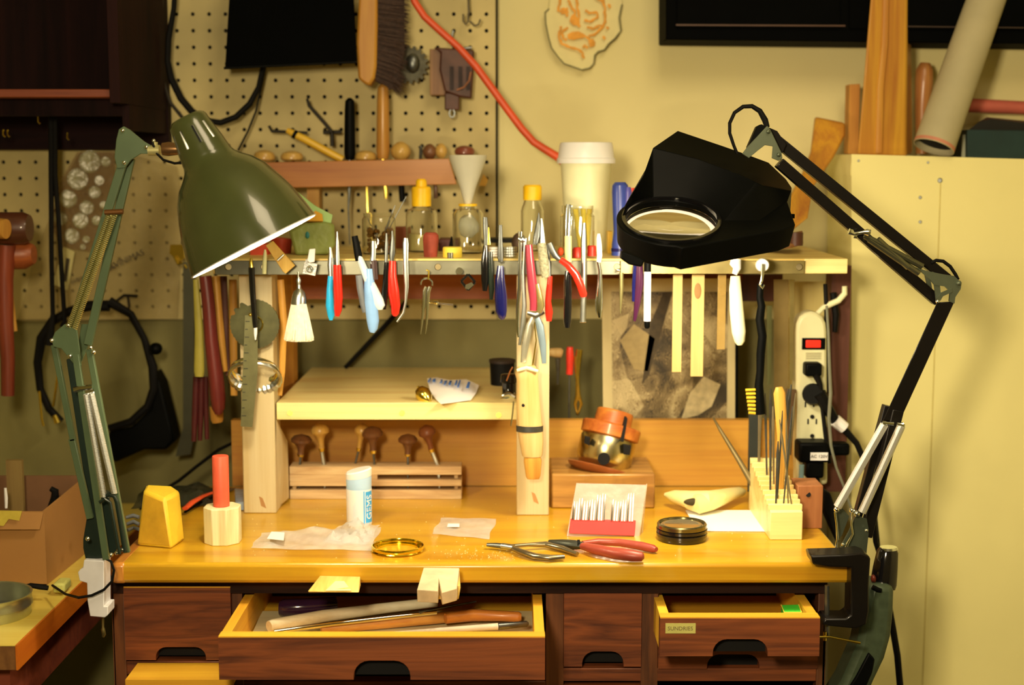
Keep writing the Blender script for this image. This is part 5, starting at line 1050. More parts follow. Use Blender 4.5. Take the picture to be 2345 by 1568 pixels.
solo('black_cable', M().tp([(1908,670,8),(1914,720,8),(1912,760,6)], 2.1, 8), black_rub, 'short thick black cable bulge on the maroon plank under the shelf end', 'cable')
solo('cream_rope', M().tp([(1870,720,6),(1884,705,6),(1900,697,7),(1920,688,7),(1934,672,7),(1934,655,6)], 2.09, 10), ivory_pl, 'cream rope hook curling off the maroon plank below the shelf end', 'rope')
solo('black_cable', M().tp([(2012,1150,5),(2000,1180,6),(2005,1240,6),(2012,1262,6)], 1.95, 8).tp([(2035,1380,7),(2045,1440,8),(2055,1500,8),(2064,1600,8)], 1.95, 8), black_rub, 'black cable running down behind the teal heat gun at the lower right', 'cable')
solo('file_bundle', M().prism([(1902,1130),(1920,1180),(1914,1230),(1888,1170),(1886,1120)], 1.99, .02), black_rub, 'black pouch hanging off the bench right end beside the wood block', 'pouch', bev=.002)
# heat gun at lower right
hg = thing('heat_gun', P(1990, 1560, 1.74), 'teal and black power tool standing against the bench end below the clamp', 'power tool')
mk('nose', M().tp([(2034,1254,20),(2033,1262,25),(2028,1300,29),(2024,1334,31),(2022,1342,30)], 1.78, 20, .9), black_gl, hg)
mk('nose_ring', M().tp([(2034,1252,20),(2034,1257,23)], 1.78, 20, .9), chrome, hg)
mk('body', M().prism([(1994,1338),(2050,1342),(2048,1400),(2042,1460),(2028,1510),(2004,1560),(1970,1640),(1880,1640),(1930,1560),(1965,1480),(1975,1420),(1984,1380)], 1.755, .05), teal_metal, hg, bev=.008)
mk('trigger_cut', M().prism([(1990,1494),(2004,1510),(1998,1540),(1980,1580),(1950,1620),(1915,1620),(1960,1550)], 1.752, .01), black_pl, hg, bev=.002)
mk('latch', M().tp([(1998,1344,6),(2010,1350,6),(2018,1352,5)], 1.752), black_pl, hg)
mk('red_tip', M().ball(P(2000,1325,1.77), (6*S(1.77),.006,10*S(1.77))), mat('dull_red_tip', K(120,44,24), .4), hg)
# ================================================================ ON THE BENCH
def SG(p): return p.y * 1.03 / F
def stand(cx, yb, z=ZT): p = G(cx, yb, z); return p, S(p.y)*1.02
# wax block
def wax():
    p = G(394, 1256); Y = p.y; t = thing('wax_block', p, 'chunky yellow beeswax block standing on the left of the bench', 'wax')
    b1, b2, b3, b4 = G(312,1249), G(394,1257), G(424,1236), G(345,1228)
    def upz(px, py, Y): return P(px, py, Y)
    t1, t2, t3 = upz(328,1118,b1.y+.012), upz(380,1150,b2.y+.012), upz(412,1124,b3.y+.004)
    t4, t5 = upz(332,1110,b4.y), upz(394,1106,b3.y+.005)
    t2 = upz(376,1142,b2.y+.014); t1 = upz(329,1120,b1.y+.014); t3 = upz(414,1126,b3.y-.002); t4 = upz(334,1109,b4.y-.008); t5 = upz(394,1106,b3.y+.004)
    m = M(); m.add([b1,b2,b3,b4,t1,t2,t3,t5,t4], [(0,1,5,4),(1,2,6,5),(2,3,8,7,6),(3,0,4,8),(3,2,1,0),(4,5,6,7,8)])
    o = mk('block', m, wax_y, t, bev=.004)
    f1 = lambda v: v + Vector((0,-.0012,0))
    q = [b1.lerp(b2,.06)+Vector((0,0,.004)), b1.lerp(b2,.94)+Vector((0,0,.004)), b2.lerp(t2,.93).lerp(b1.lerp(t1,.93),.08), b1.lerp(t1,.93).lerp(b2.lerp(t2,.93),.08)]
    mk('cut_face', M().ext([f1(v) for v in q], (0,.0015,0)), wax_face, t, bev=.0006)
wax()
p, s = stand(511, 1240)
ch = thing('wooden_block_holder', p, 'pale octagonal wooden block holding a red wax stick', 'holder')
oc = [p + Vector((43*s*math.cos(a), 43*s*math.sin(a), 0)) for a in [math.pi/8+i*math.pi/4 for i in range(8)]]
mk('block', M().ext(oc, (0,0,84*s)), wood('pale_ash', K(238,214,146), K(214,180,108), 'z', 2, .6, 0, 6), ch, bev=.0012)
solo('red_stick', M().lathe(p+Vector((-1*s,-4*s,84.5*s)), p+Vector((-1*s,-4*s,200*s)), [(0,18.5*s),(.985,18.5*s),(1,17.5*s),(1,.0001)], 24), mat('coral_red_wax', K(222,86,50), .45, var=.1, scale=60), 'coral red wax stick standing in the octagonal wooden block', 'wax stick')
# white squeeze tube
p, s = stand(823, 1200)
tu = thing('plastic_tube', p, 'white plastic tube with a blue band and slanted cap standing on the bench', 'tube')
def slant(k): return lambda v: Vector((v.x, v.y, v.z + (v.x-p.x)*k*max(0, min(1, (v.z-p.z-90*s)/(30*s))))) 
mk('body', M().lathe(p, p+Vector((0,0,1)), [(0,27*s),(3*s,29*s),(84*s,29*s),(84*s,.0001)], 32), white_pl, tu)
mk('blue_cap', M().lathe(p, p+Vector((0,0,1)), [(84*s,28.6*s),(108*s,29*s),(112*s,28*s),(112*s,.0001)], 32).warp(slant(.10)), mat('pale_blue_cap', K(168,182,220,1.15), .3, ss=.2), tu)
mk('top_cap', M().lathe(p, p+Vector((0,0,1)), [(110*s,29.2*s),(124*s,29.5*s),(127*s,27*s),(126*s,.0001)], 32).warp(slant(.22)), mat('lilac_white_cap', K(238,230,240,1.1), .3), tu)
bm_lab = M(); txtm = M()
angc = -math.pi/2 + .95
def arc_strip(m, a0, a1, r, z0_, z1_, n=8):
    vs = []
    for i in range(n+1):
        a = a0 + (a1-a0)*i/n; vs += [(p.x+r*math.cos(a), p.y+r*math.sin(a), p.z+z0_), (p.x+r*math.cos(a), p.y+r*math.sin(a), p.z+z1_)]
    m.add(vs, [(2*i, 2*i+1, 2*i+3, 2*i+2) for i in range(n)])
arc_strip(bm_lab, angc-.32, angc+.45, 29.3*s, 8*s, 80*s); arc_strip(bm_lab, angc-.50, angc-.40, 29.3*s, 6*s, 82*s)
mk('blue_band', bm_lab, mat('teal_label', K(62,150,186,1.1), .4), tu)
text_mesh(txtm, 'GEMS', 23*s, Vector((0,0,0)), (1,0,0), (0,1,0), .0001)
def wraptxt(v):   # text runs upward: local x -> z, local y -> around
    a = angc + .06 - v.y/(29*s); r = 29.3*s + .0004 + v.z
    return Vector((p.x+r*math.cos(a), p.y+r*math.sin(a), p.z + 44*s + v.x))
mk('lettering', txtm.warp(wraptxt), mat('label_white', K(250,245,235), .5), tu)
fine = M()
for k in range(5): arc_strip(fine, -math.pi/2-.35+k*.1, -math.pi/2-.33+k*.1, 29.2*s, 12*s, (50+6*(k%3))*s, 2)
mk('fine_print', fine, mat('fine_print_blue', K(196,200,222), .5), tu)
# plastic bags
def bag_sheet(name, label, corners, nx, ny, h, mt, seed, cat='bag', labels=()):
    rnd = random.Random(seed); cs = [G(*c) for c in corners]; m = M(); ph = [rnd.uniform(0,6) for _ in range(6)]
    top = []; 
    for j in range(ny+1):
        for i in range(nx+1):
            u, v = i/nx, j/ny
            q = (cs[0]*(1-u)+cs[1]*u)*(1-v) + (cs[3]*(1-u)+cs[2]*u)*v
            e = min(1, 5*min(u,1-u,v,1-v)+.15)
            z = h*e*(.45 + .3*math.sin(u*9+ph[0]+3*v) + .25*math.sin(v*7+ph[1]+u*4) + .2*math.sin(u*23+v*17+ph[2])) 
            q = q + Vector((math.sin(v*9+ph[3])*.0015, math.sin(u*11+ph[4])*.0015, max(.0006, z)+.0006)); top.append(q)
    m.add(top, [(j*(nx+1)+i, j*(nx+1)+i+1, (j+1)*(nx+1)+i+1, (j+1)*(nx+1)+i) for j in range(ny) for i in range(nx)])
    t = thing(name, sum(cs, Vector())/4, label, cat); mk('film', m, mt, t)
    for nm, quad, z in labels:
        mk(nm, M().ext([G(*c) + Vector((0,0,z)) for c in quad], (0,0,.0006)), paper_w, t)
    return t
bag_sheet('plastic_bag', 'long crumpled clear plastic bag lying across the bench in front of the white tube', [(572,1258),(848,1262),(874,1208),(600,1222)], 34, 12, .009, bag_film, 4, labels=[('paper_insert', [(612,1250),(650,1254),(652,1236),(622,1234)], .0095)])
bag_sheet('plastic_bag', 'fuller crumpled end of clear plastic sitting on the long bag beside the white tube', [(740,1246),(840,1250),(870,1204),(775,1206)], 18, 10, .017, bag_film, 8)
bag_sheet('plastic_bag', 'small flat clear zip bag with a white tag in the middle of the bench', [(988,1224),(1118,1236),(1138,1189),(1012,1187)], 14, 8, .003, bag_film, 6, labels=[('tag', [(1024,1213),(1052,1213),(1052,1206),(1026,1206)], .004)])
# brass lid ring
p = G(911, 1260); s = SG(p)
solo('brass_lid_ring', M().lathe(p, p+Vector((0,0,1)), [(0,58*s),(3*s,61*s),(5*s,59*s),(9*s,60*s),(13*s,59*s),(13.5*s,57*s),(11*s,56*s),(4*s,56*s),(4*s,47*s),(0.5*s,47*s),(0,58*s)], 56), gold_lid, 'shiny gold jar-lid ring lying flat near the front of the bench', 'lid ring')
# black tin
p = G(1561, 1234); s = SG(p)
tn = thing('black_tin', p, 'round black and chrome screw-top tin near the right front of the bench', 'tin')
mk('body', M().lathe(p, p+Vector((0,0,1)), [(0,54*s),(3*s,56*s),(8*s,56*s),(10*s,58*s),(16*s,58*s),(18*s,55*s),(20*s,58*s),(26*s,58*s),(27*s,55*s),(27*s,.001)], 48), black_gl, tn)
mk('lid_band', M().lathe(p, p+Vector((0,0,1)), [(27*s,55*s),(28*s,56.5*s),(36*s,56.5*s),(39*s,54*s),(38*s,51*s),(34*s,50*s),(34*s,.001)], 48), mat('tin_band', K(120,104,60), .2, .9), tn)
mk('lid_top', M().lathe(p, p+Vector((0,0,1)), [(34.5*s,49*s),(36*s,44*s),(34.6*s,38*s),(35*s,.001)], 40), chrome, tn)
# pliers on the bench
def lay(name, label, cat, parts):
    q = G(*parts[0][1][0][:2]); t = thing(name, q, label, cat)
    for nm, pts, mt, fl in parts:
        ps = [G(a,b,ZT+h) for a,b,r,h in pts]; mk(nm, M().tube(ps, [r*SG(v) for (a,b,r,h), v in zip(pts, ps)], 12, fl, fd=(0,0,1)), mt, t)
    return t
lay('pliers', 'bare steel parallel pliers lying near the bench front, pointing left', 'pliers', [
 ('jaw', [(1115,1247,5,.006),(1135,1248,7,.006),(1170,1252,8,.006)], dsteel, .8), ('joint', [(1150,1249,8,.007),(1176,1253,8,.007)], steel, .8),
 ('handle', [(1168,1252,6,.006),(1195,1264,8,.006),(1225,1274,9,.005),(1260,1277,8,.005),(1292,1275,6,.005)], mat('worn_steel', K(150,130,90), .25, .9), .9),
 ('handle', [(1172,1250,5,.006),(1210,1247,5,.007),(1250,1246,8,.006),(1290,1256,8,.005),(1322,1268,5,.004)], MATS['worn_steel'], .9)])
lay('pliers', 'lineman-style pliers with worn brick-red handles lying near the bench front', 'pliers', [
 ('jaw', [(1258,1240,6,.007),(1285,1243,11,.008),(1315,1247,14,.008),(1336,1249,10,.008)], mat('dark_worn_steel', K(70,66,48), .4, .7), .8),
 ('joint', [(1322,1246,12,.009),(1328,1246,12,.009)], black_pl, .9),
 ('grip', [(1334,1244,7,.008),(1370,1240,9,.008),(1420,1242,10,.008),(1470,1250,11,.007),(1496,1256,10,.006),(1503,1258,6,.006)], brick_gr, .9),
 ('grip', [(1334,1250,9,.008),(1362,1257,13,.009),(1410,1267,15,.009),(1450,1272,15,.009),(1470,1274,12,.008),(1475,1274,6,.008)], brick_gr, .9)])
# needle card
q0 = G(1380, 1230)
nc = thing('needle_holder', q0, 'clear plastic stand of steel burs with a red base leaning on the bench', 'holder')
Yb0, Yb1 = G(1380,1228).y, G(1380,1228).y+.018
tl, tr_, br_, bl_ = P(1320,1107,Yb1+.012), P(1480,1111,Yb1+.012), P(1462,1234,Yb0), P(1298,1227,Yb0)
mk('clear_panel', M().ext([bl_, br_, tr_, tl], (0,.004,0)), film('clear_card', K(214,176,140), .55, .2), nc)
mk('side_panel', M().ext([br_, br_+Vector((.006,.02,0)), tr_+Vector((.001,.01,0)), tr_], (.0012,0,0)), film('clear_card2', K(220,186,140), .4), nc)
def onc(px, py, off=.003):
    v = (1229-py)/120.0; return P(px, py, Yb0 + (Yb1+.012-Yb0)*v - off)
mk('red_base', M().ext([onc(1303,1221), onc(1453,1227), onc(1456,1192), onc(1307,1188)], (0,.003,0)), mat('red_rubber_base', K(214,44,34), .5), nc, bev=.0006)
rnd = random.Random(2)
for i in range(24):
    if i in (13, 14): continue
    x = 1312 + i*5.9; tp_ = 1156 + rnd.uniform(-4, 4) - (12 if 8 < i < 13 or i > 20 else 0); dx = 4
    mk('bur', M().tube([onc(x, 1190+i*.16, .0035), onc(x+dx*.7, tp_, .0035), onc(x+dx, tp_-12, .0035)], [2.1*SG(q0), 2.1*SG(q0), .5*SG(q0)], 6), white_pl if i % 3 else chrome, nc)
# paper
solo('white_paper', M().ext([G(a,b)+Vector((0,0,.0006)) for a,b in [(1598,1217),(1757,1218),(1742,1170),(1570,1170)]], (0,0,.0008)), paper_w, 'blank white paper lying between the black tin and the file block', 'paper')
# bone
bn = thing('bone_piece', G(1600,1168), 'yellowed hollow bone piece lying on the bench behind the white paper', 'bone')
ps = [(1578,1156,14,.012),(1596,1154,30,.016),(1622,1146,30,.018),(1650,1138,24,.017),(1672,1131,19,.016),(1694,1126,15,.014),(1702,1124,8,.013)]
vs_ = [G(a,b,ZT+h) for a,b,r,h in ps]
mk('shaft', M().tube(vs_, [r*SG(v) for (a,b,r,h), v in zip(ps, vs_)], 18, .75, fd=(0,0,1)), bone_m, bn)
ps = [(1524,1118,6,.018),(1545,1122,18,.018),(1580,1130,26,.018),(1620,1128,24,.022),(1655,1122,12,.022)]
vs_ = [G(a,b+14,ZT+h) for a,b,r,h in ps]
mk('knuckle', M().tube(vs_, [r*SG(v) for (a,b,r,h), v in zip(ps, vs_)], 16, .8, fd=(0,0,1)), bone_m, bn)
c_ = P(1593,1150,vs_[0].y-.03)
mk('opening', M().ball(P(1592,1149,G(1596,1150,ZT+.016).y-.0165), (27*S(1.98), .005, 9*S(1.98))), mat('bone_dark', K(60,46,16), .8), bn)
# wooden box with tilted brass vise
Yx = G(1380,1164).y; zx = P(1380,1085,Yx).z
wbx = thing('stained_wood_block', G(1380,1164), 'stained wooden block on the bench carrying the tilted brass vise', 'wood block')
mk('block', M().box(P(1263,1120,Yx).x, P(1500,1120,Yx).x, Yx, 2.135, ZT, zx), wood('stained_block', K(186,128,52), K(128,78,28), 'x', 1.5, .4, .3, 7, .1, (K(90,54,22), 18, .52, .8)), wbx, bev=.0025)
bv_ = thing('ball_vise', P(1390,1075,2.07), 'tilted brass engraving vise with orange wooden jaws resting on the wooden block', 'vise')
Yv = 2.06; A = P(1376,1078,Yv); B = P(1409,944,Yv+.02); sv = S(Yv); Lx = (B-A).length
pv = lambda l: [(h*sv/Lx, r*sv) for h, r in l]
mk('dish', M().lathe(A, B, pv([(-12,30),(-8,62),(0,76),(6,80),(9,75),(2,62),(-4,50),(-4,.1)]), 40), mat('red_brown_leather', K(150,76,30), .35, coat=.3), bv_)
mk('drum', M().lathe(A, B, pv([(-6,36),(6,54),(30,65),(74,65),(80,62),(80,.1)]), 40), mat('satin_brass', K(206,180,116), .25, 1, var=.08), bv_)
mk('socket_hole', M().lathe(P(1383,1050,Yv-66*sv-.001), P(1383,1049,Yv-.02), [(0,14*sv),(1,13*sv)], 20), dark_hole, bv_)
mk('notch', M().prism([(1340,1000),(1352,1003),(1350,1020),(1338,1014)], Yv-50*sv, .01).prism([(1428,1018),(1445,1022),(1442,1042),(1428,1040)], Yv-52*sv, .01), dark_hole, bv_)
jw = wood('orange_jaw_wood', K(206,116,38), K(168,78,26), 'x', 2, .4, .2, 5)
mk('jaw_plate', M().lathe(A, B, pv([(80,60),(82,68),(106,69),(110,66),(110,.1)]), 36), jw, bv_, bev=.0008)
mk('jaw', M().lathe(A, B, pv([(110,42),(112,44),(140,43),(143,40),(143,.1)]), 28), jw, bv_)
mk('jaw_slot', M().hull8([P(1432,958,Yv-38*sv),P(1437,959,Yv-38*sv),P(1428,1012,Yv-70*sv),P(1422,1011,Yv-70*sv)], [v+Vector((0,.04,0)) for v in (P(1432,958,Yv-38*sv),P(1437,959,Yv-38*sv),P(1428,1012,Yv-70*sv),P(1422,1011,Yv-70*sv))]), dark_hole, bv_)
# graver rack
Yg = G(860,1143).y; sg = S(Yg)*1.02
gr = thing('graver_rack', G(860,1143), 'low slotted oak rack of gravers standing under the middle shelf', 'rack')
gx0, gx1 = P(663,1110,Yg).x, P(1057,1110,Yg).x
zz = lambda py: P(860, py, Yg).z
mk('base_slab', M().box(gx0, gx1, Yg, Yg+.035, ZT, zz(1122)), oak_block, gr, bev=.0008)
mk('middle_slab', M().box(gx0, gx1, Yg, Yg+.035, zz(1113), zz(1099)), oak_block, gr, bev=.0008)
mk('top_slab', M().box(gx0, gx1, Yg, Yg+.035, zz(1087), zz(1068)), oak_block, gr, bev=.0008)
mk('spacer', M().box(gx0, P(864,1100,Yg).x, Yg+.0004, Yg+.034, zz(1100), zz(1086)), oak_block, gr)
for a in (668, 1040): mk('spacer', M().box(P(a,1100,Yg).x, P(a+8,1100,Yg).x, Yg+.008, Yg+.03, zz(1123), zz(1098)), oak_block, gr)
mk('spacer', M().box(P(1040,1100,Yg).x, P(1048,1100,Yg).x, Yg+.008, Yg+.03, zz(1100), zz(1086)), oak_block, gr)
def graver(hx, hy, r, fx_, mt, label, fy=1068, thick=False, dy=0):
    Y = Yg + .014 + dy; t = thing('graver', P(fx_, fy, Y), label, 'graver', 'gravers in the slotted rack'); top_ = P(hx, hy-r*.75, Y); bt_ = P(hx+(fx_-hx)*.45, hy+(fy-hy)*.5, Y)
    L_ = (top_-bt_).length; w_ = r*sg
    mk('head', M().lathe(bt_, top_, [(0,w_*.34),(.12,w_*.30),(.35,w_*.36),(.5,w_*.55),(.62,w_*.98),(.75,w_*1.0),(.9,w_*.75),(1,w_*.15)], 20), mt, t)
    e = P(fx_, fy, Y); mk('ferrule', M().lathe(bt_+(e-bt_)*.18, bt_, [(0,w_*.28),(1,w_*.36)], 12), brass, t)
    mk('shaft', M().tube([bt_, e, P(fx_+(fx_-hx)*.1, fy+70, Y)], [2.6*sg if not thick else 5*sg, 2.4*sg if not thick else 4.5*sg, 1.8*sg], 6), dsteel if not thick else steel, t)
graver(691,1012,24,686,walnut,'graver with a dark mushroom handle, first from the left in the rack')
graver(731,984,21,743,knob_wood,'graver with a pale amber handle, second from the left in the rack',thick=True)
graver(831,982,17,812,knob_wood,'pale-handled graver tilted left behind a dark one, near the middle of the rack',dy=.008)
graver(852,994,24,858,walnut,'graver with a dark mushroom handle and brass ferrule at the middle of the rack')
graver(934,1010,22,934,walnut,'graver with a dark mushroom handle standing upright, right of the middle',)
graver(974,988,20,1004,mat('brown_translucent', K(128,70,34), .4),'graver with a reddish handle tilting left, the rightmost in the rack',thick=True)
# things on the middle shelf
pp = thing('crumpled_paper', P(1030,925,2.02), 'torn white paper scrap with upside-down blue letters on the middle shelf', 'paper')
def gm(a, b, h=0): return G(a, b, zm1 + h)
out = [(978,866),(1000,864),(1030,870),(1068,868),(1097,882),(1090,900),(1078,916),(1050,920),(1010,925),(998,914),(985,895)]
hgt = [.024,.026,.025,.025,.016,.012,.006,.003,.0015,.0015,.01]
hh_ = [.011,.012,.010,.010,.006,.004,.002,.0015,.0015,.0015,.006]
vs_ = [gm(a, b, h) for (a, b), h in zip(out, hh_)]; cen = gm(1032, 896, .009)
m = M(); n_ = len(out); m.add(vs_ + [cen], [(i, (i+1) % n_, n_) for i in range(n_)]); m.add([v+Vector((0,.0012,0)) for v in vs_] + [cen+Vector((0,.0012,0))], [(i, (i+1) % n_, n_) for i in range(n_)])
mk('sheet', m, paper_w, pp)
m = M()
def pq(zx_, zy_): a = 930+zx_/8.685; b = 800+zy_/8.685; return gm(a, b, .0135)
for q in [[(470,572),(505,572),(455,650),(425,650)],[(535,590),(590,580),(575,640),(525,640)],[(690,600),(725,600),(715,665),(660,670),(690,640)],[(790,622),(825,620),(775,705),(745,705)],[(862,625),(912,622),(880,715),(840,700)],[(995,612),(1028,612),(1000,710),(960,710)],[(1060,610),(1090,610),(1040,758),(1014,755)],[(1230,645),(1278,650),(1245,770),(1190,765)],[(745,640),(790,622),(825,625),(770,650)],[(912,625),(860,640),(855,660),(905,650)]]:
    m.ext([pq(*c) for c in q], (0,0,.0004))
mk('lettering', m, mat('blue_ink', K(44,96,150,1.2), .5), pp)
bp_ = thing('brass_bell', P(972,925,2.03), 'small pear-shaped brass bell with a stem lying beside the paper scrap', 'bell')
cb = P(973,906,2.02)
mk('body', M().lathe(P(984,922,2.0), P(958,888,2.02), [(0,.002),(.1,9*S(2)),(.35,17*S(2)),(.6,19*S(2)),(.85,13*S(2)),(1,3*S(2))], 18), brass, bp_)
mk('stem', M().tp([(960,892,2.5),(957,884,3)], 2.02), brass, bp_)
ca = thing('black_canister', G(1150,886,zm1), 'matte black film canister standing on the middle shelf by the post', 'canister')
pc = G(1150,880,zm1); sC = SG(pc)
mk('body', M().lathe(pc, pc+Vector((0,0,1)), [(0,26*sC),(54*sC,28*sC),(54*sC,.001)], 28), black_rub, ca)
mk('lid', M().lathe(pc, pc+Vector((0,0,1)), [(50*sC,29.5*sC),(56*sC,30*sC),(57*sC,28*sC),(55*sC,24*sC),(55*sC,.001)], 28), mat('dark_brown_lid', K(44,30,20), .5), ca)
pc = G(1166,906,zm1)
solo('loupe', M().lathe(pc, pc+Vector((0,0,1)), [(0,15*sC),(28*sC,15*sC),(30*sC,19*sC),(46*sC,18*sC),(48*sC,12*sC),(48*sC,.001)], 24), black_gl, 'glossy black eye loupe standing in front of the black canister', 'loupe')
solo('copper_wire', M().tp([(1174,840,1.8),(1168,850,1.8),(1163,864,1.8),(1160,872,1.8)], 2.0), mat('copper_wire_m', K(200,120,60), .3, .8), 'short curved copper wire leaning on the glossy loupe', 'wire')
# file block
Yw = G(1800,1236).y; sw = S(Yw)
fb = thing('file_block', G(1800,1236), 'pale wooden block drilled with holes holding needle files, right side of the bench', 'file holder')
fz0 = P(1800,1172,Yw).z; xb0, xb1 = P(1764,1200,Yw).x, P(1838,1200,Yw).x
Yw2 = Yw + .17; z2 = P(1760,1050,Yw2).z
m = M(); m.hull8([Vector((xb0,Yw,ZT)),Vector((xb1,Yw,ZT)),Vector((xb1,Yw,fz0)),Vector((xb0,Yw,fz0))], [Vector((xb0,Yw2,ZT)),Vector((xb1,Yw2,ZT)),Vector((xb1,Yw2,z2)),Vector((xb0,Yw2,z2))])
mk('block', m, pine_x, fb, bev=.001)
def ft(u, v): return Vector((xb0+(xb1-xb0)*u, Yw+(Yw2-Yw)*v, fz0+(z2-fz0)*v))
for j in range(11):
    mk('tooth_row', M().box(xb0-.0015, xb1+.0005, Yw+.006+j*.0148, Yw+.006+j*.0148+.0065, fz0+(z2-fz0)*(j+.3)/11.5, fz0+(z2-fz0)*(j+.3)/11.5+.0075), pine_x, fb, bev=.0006)
rnd = random.Random(21)
fl = [(.62,.10,1800,960,3),(.25,.12,1782,1010,4),(.35,.2,1792,940,3),(.7,.05,1785,960,3),(.45,.08,1815,930,3),(.2,.3,1765,980,4),(.4,.42,1770,930,4),(.6,.5,1790,905,4),(.3,.6,1752,900,4),(.75,.4,1822,900,3),(.5,.72,1765,890,5),(.8,.7,1812,880,5),(.2,.85,1742,905,6),(.85,.9,1806,890,5)]
kinds = ['thin round','flat','half-round','square']
wh = ['nearest the front','in the second row','leaning to the right','leaning to the left','crossing the others at the front','on the left side','in the middle left','in the middle','towards the back left','on the right side','towards the back','towards the back right','in the back left corner','in the back right corner']
for i, (u, v, tx, ty, r) in enumerate(fl):
    a = ft(u, v); Y2 = a.y + .005; b = P(tx, ty, Y2)
    solo('needle_file', M().tube([a - (b-a)*.06, a + (b-a)*.3, a+(b-a)*.8, b], [r*.55*sw, r*.6*sw, r*.9*sw, r*.35*sw], 6, .6), dsteel if i % 3 else mat('light_file_steel', K(160,140,96), .35, .8), '%s steel needle file in the wooden file block, %s' % (kinds[i % 4], wh[i]), 'file', 'needle files in the wooden block')
solo('ring_stick', M().tube([ft(.5,.35)-Vector((0,0,.01)), P(1792,1000,ft(.5,.35).y), P(1785,900,ft(.5,.35).y), P(1784,886,ft(.5,.35).y)], [10*sw,13*sw,14*sw,8*sw], 14, .4), amber_z, 'rounded amber wooden stick standing among the needle files', 'stick')
solo('flat_file', M().prism([(1712,1125),(1736,1128),(1740,930),(1716,928)], 2.12, .004), mat('blue_dark_file', K(70,70,56), .4, .6), 'wide dark flat file standing upright behind the file block', 'file')
solo('flat_file', M().prism([(1794,1040),(1812,1042),(1824,892),(1800,890)], 2.07, .003), mat('brown_file', K(116,84,50), .45, .5), 'broad brownish flat file standing behind the amber stick', 'file')
solo('long_file', M().tp([(1633,956,2,.03),(1650,985,4,.03),(1690,1050,6,.01),(1728,1115,8,0),(1752,1158,6,-.01),(1758,1170,4,-.01)], 2.0, 10, .6), mat('bronze_file', K(120,98,54), .4, .7), 'long slanting file leaning left out over the bench in front of the framed print', 'file')
tbk = thing('red_wood_block', G(1855,1210), 'reddish wooden block with a round hole behind the file block', 'wood block')
Yt2 = G(1855,1210).y
mk('block', M().box(P(1826,1160,Yt2).x, P(1884,1160,Yt2).x, Yt2, Yt2+.05, ZT, P(1855,1112,Yt2).z), wood('pinkish_wood', K(180,110,56), K(150,84,40), 'z', 1.5, .5, 0, 5), tbk, bev=.001)
mk('hole', M().lathe(P(1851,1132,Yt2-.0004), P(1851,1132,Yt2+.002), [(0,6*S(Yt2)),(1,6*S(Yt2))], 14), dark_hole, tbk)
solo('blue_plastic_tube', M().tp([(1834,1104,6),(1836,1064,6)], 2.03, 10), mat('pale_teal_plastic', K(130,150,134), .3), 'short pale blue tube hanging by the power strip adapter', 'tube')
# red handled scraper, twisted wire, plastic scrap at the left back
lay('orange_shears', 'orange-red curved handle lying behind the wax block, pointing at the red stick', 'shears', [('handle', [(424,1164,7,.012),(440,1150,8,.014),(465,1136,6,.014),(497,1124,4,.014)], orange_cord_m, .6), ('blade', [(424,1172,4,.004),(460,1150,4,.006),(497,1132,3,.006)], black_pl, .6)])
lay('wire_coil', 'tangle of grey wire half hidden behind the wax block', 'wire', [('strand', [(288,1185,4,.006),(305,1180,5,.008),(318,1184,4,.006)], grey_gr, 1), ('strand', [(290,1200,4,.005),(306,1194,5,.008),(318,1200,4,.005)], grey_gr, 1), ('strand', [(292,1214,4,.005),(305,1208,4,.006),(320,1212,4,.005)], grey_gr, 1)])
solo('plastic_scrap', M().ext([G(a,b)+Vector((0,0,.001)) for a,b in [(540,1170),(572,1168),(566,1140),(538,1138)]], (0,0,.012)), film('pale_scrap', K(190,196,200), .7), 'pale translucent plastic scrap behind the red stick beside the left post', 'scrap')
bag_sheet('plastic_bag', 'dark glossy plastic sheet crumpled on the bench back left behind the wax block', [(300,1168),(480,1160),(540,1120),(330,1118)], 18, 8, .02, mat('dark_plastic_sheet', K(50,48,30), .25, alpha=.9), 14)
# debris on the bench
m = M(); rnd = random.Random(31)
for i in range(260):
    if i < 120: q = G(rnd.gauss(1110,50), rnd.gauss(1272,9))
    else: q = G(rnd.uniform(560,1800), rnd.uniform(1150,1288))
    if q.y < YF+.01: continue
    r = rnd.uniform(.0003,.0011); a = rnd.uniform(0,6)
    m.add([q+Vector((r*math.cos(a+k*2.1), r*math.sin(a+k*2.1), .0004)) for k in range(3)] + [q+Vector((0,0,.0011))], [(0,1,3),(1,2,3),(2,0,3)])
o = solo('wood_shavings', m, mat('pale_shavings', K(236,206,130), .7), 'pale crumbs and filings scattered over the bench top', 'shavings'); o['kind'] = 'stuff'
# ================================================================ DRAWER CONTENTS
zd = P(0,1556,1.607).z + .009
def gd_(pts): return [G(a,b,zd+h) for a,b,r,h in pts]
def rod(name, label, pts, mt, cat, n=14, fl=1.0):
    vs = gd_(pts); return solo(name, M().tube(vs, [r*SG(v) for (a,b,r,h), v in zip(pts, vs)], n, fl, fd=(0,0,1)), mt, label, cat)
rod('pale_dowel', 'pale wooden dowel at the left front of the open middle drawer', [(616,1434,13,.012),(624,1432,15,.012),(740,1410,14,.015),(880,1392,12,.018),(1000,1378,11,.02)], dowel_x, 'dowel')
rod('steel_rod', 'bright thin steel rod crossing the open middle drawer under the dowel', [(628,1446,5,.016),(760,1428,6,.018),(900,1412,6,.02),(1000,1402,5,.022)], chrome, 'rod')
rod('amber_dowel', 'amber wooden rod lying right of the pale dowel in the open drawer', [(735,1440,11,.01),(860,1428,13,.01),(1010,1414,13,.012),(1100,1404,11,.012)], orange_x, 'rod')
